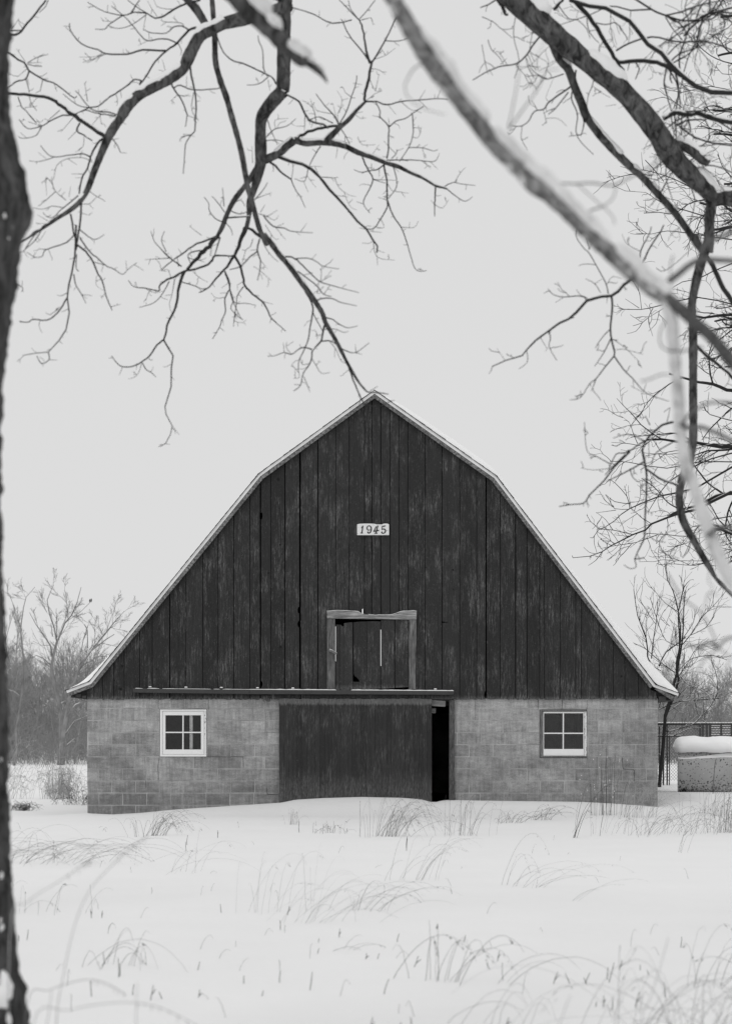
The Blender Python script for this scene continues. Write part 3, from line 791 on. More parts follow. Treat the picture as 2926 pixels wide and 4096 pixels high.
class Tree:
    """holds branches as 3-D polylines with radii; every one grows from a point of an earlier one"""
    def __init__(s, seed): s.rng = random.Random(seed); s.np = np.random.RandomState(seed); s.br = []; s.anc = []
    def trace(s, txt, D, drift=0.12, join=34, scale=1.624, org=None, wmul=1.0):
        for ln in txt.strip().splitlines():
            ln = ln.strip()
            if not ln or ln[0] == '#': continue
            for part in ln.split(';'):
                part = part.strip()
                if not part: continue
                head, *pts = part.split()
                fl = head[0]; wd = [float(q) for q in head[1:].split('-')]
                if org: ox, oy = org
                else: ox, oy = TILES[fl]
                pp = [(ox+float(q.split(',')[0])/scale, oy+float(q.split(',')[1])/scale) for q in pts]
                n = len(pp)
                # depth of the starting point: that of the nearest branch drawn before
                best = 1e9; d0 = D
                for (ax, ay, ad) in s.anc:
                    e = (ax-pp[0][0])**2+(ay-pp[0][1])**2
                    if e < best: best = e; bd = ad
                if best < join**2: d0 = bd
                L = sum(math.dist(pp[i], pp[i+1]) for i in range(n-1))*D/F
                dd = s.rng.uniform(-1, 1)*min(L*0.55, D*drift)
                wob = s.rng.uniform(-1, 1)*min(L*0.12, D*0.02)
                P3 = []
                run = 0; tot = max(L*F/D, 1e-6)
                ds = []
                for i, q in enumerate(pp):
                    if i: run += math.dist(pp[i-1], q)
                    t = run/tot; d = d0+dd*t+wob*math.sin(3.1*t); ds.append(d)
                    P3.append(P(q[0], q[1], d))
                ws = np.interp(np.linspace(0, 1, n), np.linspace(0, 1, len(wd)), wd)
                rad = np.array([ws[i]/scale*0.5*ds[i]/F*wmul for i in range(n)])
                s.br.append((np.array(P3), rad))
                for i in range(n-1):
                    m = max(1, int(math.dist(pp[i], pp[i+1])/14))
                    for k in range(m):
                        t = k/m; s.anc.append((pp[i][0]*(1-t)+pp[i+1][0]*t, pp[i][1]*(1-t)+pp[i+1][1]*t, ds[i]*(1-t)+ds[i+1]*t))
                s.anc.append((pp[-1][0], pp[-1][1], ds[-1]))
    def line(s, pts, rad): s.br.append((np.array(pts, float), np.interp(np.linspace(0, 1, len(pts)), np.linspace(0, 1, len(rad)), rad)))
    def grow(s, p, d, L, r, lev, kids=4, curl=0.35, droop=0.0, ratio=0.55, spread=0.8, seg=None, rmin=0.0008, flat=1.0):
        rg = s.np; n = max(4, int(4+L*3)) if seg is None else seg
        d = np.array(d, float); d /= np.linalg.norm(d); pts = [np.array(p, float)]; st = L/n; ds = [d]
        for i in range(n):
            d = d+rg.normal(0, curl, 3)*np.array([1, flat, 1])/math.sqrt(n)*1.1+np.array([0, 0, droop/n]); d /= np.linalg.norm(d)
            pts.append(pts[-1]+d*st); ds.append(d)
        rad = np.linspace(r, max(r*0.32, rmin), n+1); s.br.append((np.array(pts), rad))
        if lev > 0:
            for k in range(kids):
                t = (k+0.6+rg.uniform(-.35, .35))/kids*0.8+0.2; i = min(int(t*n), n-1)
                a = ds[i]; ax = np.cross(a, rg.normal(0, 1, 3)*np.array([1, flat, 1])+np.array([0, .001, 0])); ax /= np.linalg.norm(ax)
                nd = a*math.cos(spread)+ax*math.sin(spread)*rg.uniform(.7, 1.2)
                s.grow(pts[i], nd, L*ratio*rg.uniform(.65, 1.15)*(1.15-0.5*t), max(rad[i]*0.6, rmin), lev-1, kids, curl, droop, ratio, spread, None, rmin, flat)
    def spurs(s, every=0.12, length=0.09, wlim=(0.0, 0.02), r=0.0018, forks=0.3, back=None):
        """short side shoots along every branch, alternating sides"""
        rg = s.np
        for P3, rad in list(s.br):
            seg = np.linalg.norm(np.diff(P3, axis=0), axis=1); L = seg.sum()
            if not (wlim[0] <= rad.mean() <= wlim[1]): continue
            t = every*rg.uniform(.3, 1); side = rg.choice([-1, 1]); cs = np.concatenate([[0], np.cumsum(seg)])
            while t < L:
                i = min(int(np.searchsorted(cs, t))-1, len(seg)-1); i = max(i, 0); u = (t-cs[i])/max(seg[i], 1e-6)
                p = P3[i]*(1-u)+P3[i+1]*u; d = (P3[i+1]-P3[i])/max(seg[i], 1e-6)
                nn = np.array([-d[2], rg.uniform(-.6, .6), d[0]]); nn /= max(np.linalg.norm(nn), 1e-6)
                dd = d*rg.uniform(.2, 1.0)+nn*side*1.0
                l = length*rg.uniform(.25, 1.3)
                if rg.uniform() < 0.25: l *= 1.9
                s.grow(p, dd, l, r, 1 if rg.uniform() < forks else 0, 2, 0.5, 0, 0.55, 0.8, 4 if l > length else 3, r*0.7)
                side = -side; t += every*rg.uniform(.5, 1.6)
    def build(s, root,  mats, split, snow_min=0.004, sides=6, snow=1.0, rough=0.10, k=3, snowcov=0.5, jit=0.25, lift=0.52, fat=0.98, snowmat='snowtwig', names=('limb', 'twigs'), smooth_min=0.0):
        lim = []; tw = MB(); sn = MB(); rg = s.np
        for bi, (p, r) in enumerate(s.br):
            big = r.max() >= split
            kk = k+3 if big and len(p) > 3 else (k if len(p) < 12 else 1)
            q, rr = smooth_line(p, r, kk)
            if big:   # finer, knobbly limbs
                L = np.linalg.norm(np.diff(q, axis=0), axis=1).sum(); n = int(min(600, max(len(q), L/(rr.mean()*0.8))))
                cs = np.concatenate([[0], np.cumsum(np.linalg.norm(np.diff(q, axis=0), axis=1))]); tt = np.linspace(0, cs[-1], n)
                q = np.stack([np.interp(tt, cs, q[:, i]) for i in range(3)], 1); rr = np.interp(tt, cs, rr)
                nz = np.array([mnoise.noise((t_/max(rr.mean(), 1e-4)*0.22, bi*3.7, 1.1)) for t_ in tt]); nz2 = np.array([mnoise.noise((t_/max(rr.mean(), 1e-4)*0.9, bi*5.1, 8.3)) for t_ in tt])
                rr = rr*(1+rough*1.3*nz+rough*0.9*nz2)
                m = MB(); m.tube(q, rr, 14); lim.append(m)
            else:
                if len(q) > 3:
                    q = q.copy(); q[1:-1] += rg.normal(0, 1, (len(q)-2, 3))*(rr[1:-1, None]*jit)
                tw.tube(q, rr, sides if rr.max() > 0.006 else 4 if rr.max() > 0.003 else 3, cap=rr.max() > 0.004)
            # snow lying along the upper side
            if snow > 0 and rr.mean() > snow_min:
                T = np.gradient(q, axis=0); T /= np.maximum(np.linalg.norm(T, axis=1), 1e-9)[:, None]
                hor = np.sqrt(np.clip(1-T[:, 2]**2, 0, 1))
                ln = np.concatenate([[0], np.cumsum(np.linalg.norm(np.diff(q, axis=0), axis=1))])
                fr = 1/max(0.05, rr.mean()*7)
                nz = np.array([mnoise.noise((t_*fr, bi*2.3, 5.5))+0.5*mnoise.noise((t_*fr*2.7, bi*2.9, 2.5)) for t_ in ln])
                f = np.clip((hor-0.30)/0.4, 0, 1)*np.clip(0.5+(nz+snowcov-0.5)*3.0, 0, 1)
                sr = rr*0.86*f*snow
                off = np.zeros_like(q); off[:, 2] = rr*(0.30+0.5*np.clip(f, 0, 1)*snow)
                up = np.array([0, 0, 1.0])-T*T[:, 2:3]; up /= np.maximum(np.linalg.norm(up, axis=1), 1e-6)[:, None]
                c = q+up*(rr*(0.15+0.42*f*snow))[:, None]
                if f.max() > 0.15 and not big: sn.tube(c, np.maximum(sr, rr*0.05), 5)
                elif f.max() > 0.15:
                    c = q+up*(rr*(0.10+lift*f*snow))[:, None]; sr = np.maximum(rr*fat*f*min(snow, 1.05), rr*0.04)
                    a0 = sn.n; sn.tube(c, sr, 16); V = sn.v[-1].reshape(len(c), 16, 3)
                    sc_ = 1/max(rr.mean(), 1e-4)*0.5
                    for i_ in range(len(c)):
                        for k_ in range(16):
                            v_ = V[i_, k_]; nn_ = mnoise.noise((v_[0]*sc_, v_[1]*sc_, v_[2]*sc_))+0.6*mnoise.noise((v_[0]*sc_*2.6, v_[1]*sc_*2.6, v_[2]*sc_*2.6))
                            V[i_, k_] = c[i_]+(v_-c[i_])*(1+0.22*nn_)
                    sn.v[-1] = V.reshape(-1, 3)
        for m in lim: m.obj(names[0], mats[0], root, smooth=True)
        if tw.n: tw.obj(names[1], mats[1], root, smooth=True)
        if sn.n: sn.obj('clinging_snow', M[snowmat], root, smooth=True)

# ---- 1. tree whose limbs hang into the upper left and middle (about 13 m away, trunk outside the frame)
DM = 13.0
t = Tree(11)
# carrying limb above the frame
t.br.append((np.array([P(-1314, -100, DM), P(-850, -520, DM+.2), (P(100, -720, DM)), P(800, -480, DM-.1), P(1095, -180, DM), P(1131, -30, DM)]), np.array([0.11, 0.10, 0.085, 0.075, 0.06, 0.058])))
t.br.append((np.array([P(500, -640, DM), P(760, -420, DM+.1), P(846, -30, DM)]), np.array([0.04, 0.025, 0.014])))
t.br.append((np.array([P(-1251, 600, DM), P(-700, 500, DM), P(-300, 420, DM), P(20, 372, DM)]), np.array([0.05, 0.035, 0.02, 0.009])))
t.trace('''
B115-75-70 375,-60 375,60 378,200 380,350 380,480 375,590; B75-66-60 375,590 300,670 240,760 230,850 232,950 232,1060; B58-40-26-18 232,1060 210,1150 185,1240 160,1310 155,1400 135,1490 100,1560
A28-34-30-26 1375,-40 1385,100 1395,250 1400,400 1430,520 1470,630 1500,740 1540,880 1570,1000 1590,1110 1610,1220 1636,1310 1660,1400 1690,1500 1735,1590
E30-30-28-20-12-5 250,60 300,120 350,190 420,270 470,340 530,420 580,490 630,570 650,630 690,700 730,770 790,890 830,960 860,1010 900,1060 930,1085 1000,1090 1060,1098
B60-80-70 420,40 250,80 120,120 0,150
A62-66-66-62-46-36-25-18-12 1461,150 1380,190 1300,235 1240,340 1190,440 1100,510 1000,560 900,620 830,690 780,770 740,830 700,900 650,1020 610,1120 570,1230 520,1310 450,1370 370,1420 280,1480 200,1530 140,1570 60,1620
E10-4 790,890 815,960 830,1000 855,1060 880,1120 905,1160 960,1178 1000,1178 1080,1140; E6-4 905,1160 920,1210 960,1225; E5-3 880,1120 870,1180 873,1240; E4-3 935,1190 955,1260 975,1300; E5-3 930,1085 990,1048
E5-3 640,680 690,675 730,680 770,698 800,690; E7-3 650,600 700,615 750,650 800,668 860,655; E8-3 580,495 640,475 700,480 760,505 855,525; E7-4 470,300 540,350 600,400 640,450 690,465
E9-3 390,205 450,215 500,260 570,330 620,370 700,395 760,412 870,440; E6-3 460,218 530,215 590,235 640,270 740,285; E4-3 640,270 680,245 700,220; E4-3 620,370 660,345 690,330; E4-3 620,370 625,305; E4-3 640,450 670,410 680,390; E4-3 640,400 590,440
E10-4 520,430 560,500 570,560 555,650 540,740 510,820 480,880 475,940; E6-4 565,560 600,630 640,700; E12-4 650,630 635,700 622,755 570,810 565,850 550,900 510,960 490,1040 445,1080; E8-3 570,810 520,795 480,805 430,840 385,828 320,850 275,852
E4-3 430,840 400,800 400,760; E4-3 385,828 378,765; E5-3 565,870 600,930 630,965 680,958; E5-3 510,985 530,1030 550,1085; E4-3 475,940 480,990 445,995; E4-3 480,960 435,910; E4-3 490,1040 448,1035
E8-6 625,755 680,752 720,775; E5-3 680,760 720,810 750,880 790,900; E7-3 740,795 790,820 850,828 935,765; E4-2 850,828 845,775; E4-2 850,828 890,842; E4-3 600,740 590,690 560,685; E4-3 550,900 500,905 490,860
E5-3 240,100 270,160 310,210 345,240; E9-4 225,90 210,160 230,230 225,300 210,360; E4-2 230,300 300,360; E4-2 210,160 160,165; E4-2 230,230 275,285; E8-5 210,170 150,220 100,270 30,290; E5-3 180,90 165,140 135,165 110,250; E4-2 185,270 220,290
E14-22 150,20 230,75 300,120
E25-16-10-5 130,20 100,110 60,200 10,270 -60,350 -110,410 -170,440; D10-4 1460,300 1490,380 1490,420 1460,480 1465,560 1440,620 1425,665 1380,740; D4-2 1425,665 1460,692; D6-3 1490,410 1515,490 1500,545 1560,605 1580,615; D4-2 1530,570 1515,660; D4-2 1460,470 1405,475 1370,440
E14-10-4 60,200 100,270 120,350 125,390 180,450 240,495 270,540 300,605 340,640 395,692; E6-3 120,400 80,460 75,520 60,600 55,660; E6-3 0,320 25,380 45,480 80,510 130,508 200,522; E4-2 240,495 310,515; E4-2 300,605 290,640; E5-2 45,480 100,600 118,615
B34-30-28-24-20 210,1090 150,1180 60,1300 10,1400 -20,1480 -60,1550; D24-26-20-16 1420,70 1370,120 1320,170 1270,230 1215,290
D18-12-10 1200,300 1165,390 1150,500 1130,560 1085,650 1080,700 1065,745; D10-4 1065,745 1020,780 970,850 920,890 860,920 795,920 760,895 725,850; D4-2 795,925 775,975; D6-3 925,895 950,940 985,960 1015,988; D4-2 920,900 900,960 870,990 835,1000; D4-2 892,900 885,940
D9-7-5-4 1065,750 1095,800 1125,850 1115,930 1113,1050 1090,1120 1073,1180 1080,1230 1118,1305 1108,1360 1075,1420 1040,1440; D4-2 1118,1305 1165,1365; D4-2 1075,1420 1105,1425
D12-5 1420,70 1350,95 1250,140 1180,190 1110,240 1050,290; D12-4 1215,295 1130,335 1070,365 1035,400 1030,430 940,410 870,400 835,360; D6-3 1100,365 1060,440 1000,505 905,535; D8-4 1320,165 1250,175 1220,200 1240,250; D12-10 1215,295 1300,280 1370,240 1400,200 1500,200 1530,200
D7-8 1050,160 1100,210 1180,270; D5-3 1050,160 1005,110 980,40; D5-3 1080,175 1050,100 1070,40; D5-2 1100,215 940,225; D4-2 1180,190 1160,155; D8-4 1430,80 1380,240; D4-2 1360,110 1380,170; D6-4 1180,370 1250,390 1310,415 1350,410; D5-2 1135,350 1120,440 1100,515; D4-2 1255,305 1300,345 1350,372; D4-2 1050,290 1035,240; D4-2 1080,300 1035,295; D4-2 940,410 1000,440 1060,430
D5-2 1225,215 1290,230 1340,215; D5-2 1160,270 1150,200; D4-2 1110,340 1090,290 1050,295; D4-2 1130,335 1180,330
A6-3 1440,1440 1400,1420 1360,1370 1355,1320 1325,1280; A5-3 1460,1380 1410,1310 1375,1275; A5-3 1455,1340 1445,1220; A10-8 1450,1420 1540,1410 1624,1405; A5-3 1480,1340 1560,1300 1590,1340; A5-3 1470,1450 1500,1490 1510,1530; A6-4 1500,1370 1560,1390 1620,1370; A4-2 1310,1530 1230,1468
B8-3 250,1400 310,1470 380,1480 420,1500 490,1508 570,1512; B4-2 490,1508 530,1450; B4-2 330,1480 370,1530 395,1560; B5-2 220,1390 260,1400 320,1430 350,1400; B5-2 230,1380 260,1330; B6-3 190,1300 250,1230 275,1185; B5-2 200,1290 305,1250; B4-2 270,1410 340,1365; B4-2 260,1460 320,1550 350,1550
''', DM, 0.09, wmul=1.2)
t.trace('''
B46-44-40 232,1050 290,1025 350,995 400,950 450,912; B36-34-28-22-16-9 450,910 520,930 600,925 700,930 780,950 860,990 950,1020 1050,1060 1130,1085 1200,1120 1280,1155 1365,1205 1420,1220 1440,1228
B6-3 1420,1215 1450,1195 1490,1185 1530,1195 1624,1205; B4-2 1490,1185 1530,1120 1560,1088; B6-3 1440,1228 1490,1270 1555,1308 1605,1278; B9-4 1365,1205 1362,1280 1360,1340 1360,1405; B4-2 1362,1330 1410,1352 1450,1298; B4-2 1362,1330 1335,1300
B18-14 450,910 510,870 600,840 680,820 740,815; B40-28-24-16 650,925 690,880 740,830 800,780 850,720 910,660; B16-17-12 910,660 905,600 925,540 945,440 950,400; B14-10-8 940,410 915,330 905,250 885,160 870,130; B7-4 870,130 800,60 740,0; B5-4 870,125 920,70 975,0; B5-3 870,130 815,60 800,0; B5-2 885,130 950,115; B8-6 820,130 720,150 660,140 600,105 540,80 440,50; B8-5 940,410 880,320 820,250 780,180 760,130
B10-6 950,410 1000,330 1040,260 1080,180 1110,110; B6-4 1040,265 1120,268 1190,250; B4-2 970,385 1040,360 1105,312; B4-2 945,445 1000,455 1040,485; B4-2 940,520 975,590 1010,590; B4-2 975,590 1000,480; B4-2 1040,360 1015,315
B10-4 910,660 980,660 1050,680 1140,660 1260,650 1380,640 1445,648; B4-2 1260,650 1300,585; B4-2 1375,640 1405,575; B4-2 1140,660 1220,720 1285,690; B3-2 1060,685 1110,745; B4-2 910,660 970,610 1020,590
B5-8 975,660 1005,720 1005,760 1060,820 1060,900 1060,960 1050,1030; B7-4 1065,825 1110,785 1170,770 1220,735 1290,690; B6-4 1215,735 1220,820 1215,890 1190,960 1130,1050; B3-2 1215,830 1280,830; B3-2 1220,790 1240,760; B4-2 1215,890 1250,895 1270,855; B5-3 1190,960 1280,960 1350,980 1380,972; B3-2 1280,960 1295,1030; B3-2 1280,960 1315,938; B4-2 1005,760 955,750; B4-2 1065,825 1060,765
B7-3 1050,1040 1130,1040 1230,1040 1330,1050 1370,1040 1390,995; B3-2 1290,1045 1335,1098; B3-2 1330,1050 1380,1100; B5-3 1080,1030 1110,1000 1115,970; B4-2 1110,1000 1060,950 1030,915
B8-4 740,815 700,740 650,690 590,610; B4-2 700,740 600,720 575,680; B4-2 740,815 730,740 770,680; B3-2 720,760 700,670; B7-4 740,810 790,720 820,630 850,540 855,490; B4-2 820,630 780,600 770,570; B3-2 830,540 890,550; B4-2 740,735 760,650 725,590; B3-2 760,650 800,640; B4-2 820,635 845,635
B6-4 700,800 640,770 600,760 550,780; B5-2 590,790 570,700 500,650; B3-2 575,720 553,640; B10-12 375,610 430,630 480,660 520,740 560,790 640,810 670,830; B5-2 520,750 515,850; B4-2 515,820 460,820; B4-2 570,790 560,830
B6-3 740,820 780,880 810,940; B4-2 780,880 775,960; B5-3 760,830 700,900; B3-2 840,740 880,770 915,765; B3-2 840,740 895,725
B14-8 270,1040 330,1080 380,1130 430,1165; B6-3 430,1165 455,1230 490,1280 520,1350; B4-3 430,1165 440,1110 440,1060
B20-16-12-8 350,1020 420,1050 500,1065 560,1100 620,1150 680,1230 720,1280 800,1360 860,1440 920,1490 960,1560 990,1600 985,1640
B5-2 620,1150 710,1155 735,1150; B4-2 710,1155 740,1220 800,1265 850,1278; B3-2 720,1270 800,1280; B3-2 770,1245 810,1340 855,1365; B5-3 540,1085 530,1140 510,1180 450,1160; B3-2 530,1140 590,1220; B3-2 510,1180 540,1250; B3-2 545,1080 635,1083; B7-4 620,950 580,1010 548,1075
B3-2 730,960 720,1030; B3-2 800,980 770,1020; B9-3 890,1020 920,1090 960,1165 935,1230 900,1300 905,1340 940,1385; B5-3 960,1165 1040,1190; B4-2 900,1325 850,1310; B4-2 960,1165 1050,1170 1110,1170
B10-5 1030,1060 1045,1150 1050,1230 1053,1300 1050,1350 1010,1420 970,1480 920,1490; B8-5-3 1053,1300 1090,1400 1140,1475 1175,1560 1200,1650 1230,1740 1265,1762 1310,1756; B4-2 1140,1475 1225,1478 1255,1435; B4-2 1010,1420 1030,1480 960,1470; B4-2 1050,1300 990,1280; B3-2 1265,1762 1270,1740
B6-4 1090,1080 1110,1150 1110,1220 1060,1290; B4-2 1110,1245 1190,1255; B4-2 1055,1195 1085,1240 1110,1240; B8-3 1030,1070 990,1100 930,1110 880,1120 835,1100; B4-2 950,1100 950,1060; B4-2 1000,1100 1000,1150
B5-2 960,1560 985,1670 1100,1690; B3-2 985,1660 990,1725; B4-2 920,1490 870,1480; B4-2 940,1500 1015,1510
B9-6 330,545 300,500 200,450 110,410 50,395 -10,340 -50,240; B6-4 280,495 250,450 245,330 220,270 215,230; B6-3 280,500 220,545 140,552; B4-2 280,520 290,590; B5-3 275,780 300,850 340,940; B6-3 270,890 320,840 400,820 460,770; B4-2 330,840 325,780 410,770; B5-3 265,915 340,910 450,940; B4-2 180,1060 175,950
B4-2 860,890 890,940 975,940; B3-2 870,920 915,915; B3-2 950,1010 1000,940; B3-2 1090,1080 1130,1120 ; B4-2 415,490 445,455
''', DM, 0.10, wmul=1.2)
t.trace('''
A16-10-8 1300,180 1230,195 1150,280 1080,330 1010,400 960,480 910,560; A12-8-5 1080,330 930,325 830,350 690,350 640,325 530,285 460,200 455,150; A5-3 690,350 620,380 540,405; A4-2 600,390 550,340; A4-2 680,355 610,370 515,372; A4-2 460,205 425,175; A4-2 630,375 580,405; A3-2 805,345 800,320
A8-4 1220,190 1180,170 1130,175 1080,215 990,215 930,190; A5-3 1190,175 1180,150 1060,140 1050,115; A8-4 1160,285 1090,255 1030,255 960,265 920,235 850,150 800,100 725,40; A3-2 960,265 900,295; A5-3 1160,285 1180,330 1172,360
A12-8-4 1300,0 1220,20 1130,60 1030,120 960,90 870,80 800,100 680,75 570,15; A6-4 960,90 880,40 830,0; A8-5 850,90 880,40 910,0; A4-2 1030,120 990,60 955,0; A4-2 950,90 930,200; A7-4 800,100 710,160 680,190 620,190; A5-3 950,95 860,160 770,185 700,165; A4-2 1120,60 1060,55 1020,40 1000,0
A46-46-40 1200,-30 1275,60 1330,150 1352,222
A10-8-6 910,520 870,520 820,560 750,610 700,640 640,690 580,700 480,745; A4-2 750,610 765,650 745,665; A6-3 920,520 910,580; A4-2 940,490 1010,530; A7-6 960,480 910,560 915,520
A10-7-4 1110,530 1130,580 1180,650 1215,740 1215,760 1205,825; A4-2 1215,750 1290,775; A8-5 1130,570 1170,555 1260,585 1415,575 1425,560; A4-2 1150,620 1240,625; A4-2 1150,620 1105,660
A11-8-6-4 1235,430 1245,500 1265,590 1275,680 1270,770 1265,850 1240,880 1205,940 1198,1030 1190,1130; A4-2 1240,880 1180,890 1165,920; A5-3 1260,600 1245,680 1255,740 1290,785; A4-2 1265,600 1305,640; A4-2 1075,460 1055,385; A4-2 1075,465 1030,455; A3-2 1240,880 1265,888; A4-2 1270,660 1305,655
A9-6-4 790,765 720,730 640,725 580,695 520,620 490,590; A6-3 580,700 500,680 410,610; A5-3 570,660 560,590 550,540; A4-2 565,590 590,575; A8-5 780,765 700,745 640,740 560,715; A4-2 650,745 660,810; A4-2 660,740 600,810; A4-2 640,725 700,710
A14-18-22-22 0,600 65,610 160,612 260,625 350,650 400,690 470,740 540,790 640,860 700,890
A9-6-4 480,750 410,750 340,780 270,820 180,835 125,775; A4-5 480,740 560,715; A5-3 270,820 235,880 150,900 120,885; A5-3 390,715 330,770 280,815 185,790; A10-6 520,800 500,850 550,880 600,915; A4-2 500,850 440,910; A4-2 545,890 540,950 490,990; A4-2 480,760 395,860; A3-2 180,835 160,815; A3-2 270,820 235,770
A12-9-5 20,320 65,350 120,385 170,420 190,460 280,515 350,540 410,580 480,635 500,625; A9-8 190,465 170,515 120,525 60,565 10,610; A5-3 170,515 190,590 200,660 240,720; A5-3 280,515 262,595; A5-2 280,515 315,510
A5-3 180,410 240,375 315,352; A5-3 180,415 230,430 275,432; A4-2 165,400 108,315; A4-2 190,410 275,405; A4-2 185,440 115,500; A4-2 240,375 290,350
A14-10 10,240 70,225 120,225 180,150 240,80 300,0; A9-6 75,200 140,195 160,170; A4-2 80,190 125,120; A5-3 300,40 255,85; A5-4 315,0 300,40
A6-4 120,630 140,690 170,720 210,770 240,800; A4-2 160,700 245,690; A4-2 170,720 225,780
A14-10-8 700,900 650,910 610,970 590,1020 570,1090 530,1170 515,1260; A8-5-4 590,1020 540,1000 440,1010 350,1020 300,990 265,945; A5-3 350,1022 260,1050 190,1045; A3-2 300,1030 250,990; A4-3 600,1055 540,1025 440,1030 370,1075 345,1170 305,1155; A4-2 570,1095 590,1135; A4-2 540,1130 465,1130; A4-2 440,1030 500,1070; A3-2 545,1155 490,1155
A6-4 720,890 760,940 783,990; A4-2 730,905 775,900; A4-2 780,790 820,808; A5-3 575,1240 630,1275 685,1308; A4-3 530,1325 580,1325 615,1295 630,1280; A3-2 600,1180 615,1185
A7-3 510,1270 440,1330 400,1360 350,1410 310,1410 280,1380; A5-3 410,1350 340,1340 280,1360 215,1350; A5-3 430,1300 360,1240 345,1200 335,1150; A5-3 360,1245 300,1300 250,1340; A3-2 450,1280 460,1210; A4-2 345,1200 300,1150 305,1270; A3-2 380,1250 400,1225
A6-4 280,1480 230,1560 160,1624; A3-2 330,1450 240,1455; A4-2 320,1440 245,1395; A4-2 310,1410 335,1395
A11-11 530,1320 525,1420 515,1500 500,1580 495,1624; D11-9-7-4 495,0 490,100 488,200 470,310 450,390 440,470 450,570 430,680 385,750 315,825 240,830 150,847; A10-9 460,1390 475,1480 500,1580; A4-2 535,1385 580,1398; A4-2 580,1398 600,1380
D8-5-3 500,30 440,110 300,160 280,200 230,210 175,175; D5-2 300,160 250,155; D4-2 230,210 200,220; D11-8-4 505,130 560,175 605,240 640,320 670,380 690,460 720,530 728,555; D4-2 720,532 785,515; D3-2 630,330 625,390 675,425
D8-5-3 520,85 590,180 640,220 690,265 740,285 795,322 830,290 890,245; D3-2 825,290 818,230; D5-4 605,240 690,260; D6-3 520,30 610,95 680,60; D3-2 610,95 615,125; D7-3 480,320 495,390 530,450 560,510; D4-2 530,450 600,460
D9-5 440,470 410,520 375,570 310,618 220,612 180,632 128,625; D5-2 380,545 325,582 297,565; D5-2 440,440 400,460 370,455; D6-4 315,825 320,875 270,900 240,850; D4-2 320,875 375,878; D4-2 270,900 285,920; D3-2 240,832 205,800; D4-2 385,752 408,773; D6-4 500,190 495,270 510,300
D6-3 230,60 180,130 155,170 120,180; D4-2 155,170 185,212; D6-3 60,370 105,380 150,410 140,435; D3-2 145,400 148,360; D4-2 230,90 250,110 300,40; D3-2 220,612 210,595; D3-2 428,690 440,700
''', DM, 0.09, wmul=1.2)
t.spurs(0.12, 0.042, (0, 0.011), 0.0020, 0.2)
# two-year shoots on the thin ends so that the crown reads as dense as it does in life
ovr = empty('hanging_tree', P(-1150, 3900, DM), label='bare tree whose drooping knobbly limbs and fine twigs hang across the upper left sky', cat='tree')
ovr.location = (P(-1150, 0, DM)[0], DM, 0)
t.build(ovr, (M['bark'], M['twig']), 0.016, snow_min=0.0042, rough=0.10, snow=0.9, snowcov=0.55, jit=0.22)
m = MB(); zz = np.linspace(-0.3, 8.6, 60)
pts = np.array([(P(-1150, 0, DM)[0]+0.15*math.sin(q*0.7)-0.02*q, DM+0.1*math.cos(q), q) for q in zz])
m.tube(pts, np.interp(zz, [-0.3, 0.3, 1.2, 6, 8.6], [0.34, 0.24, 0.19, 0.14, 0.03]), 18); m.obj('trunk', M['bark_trunk'], ovr, smooth=True)

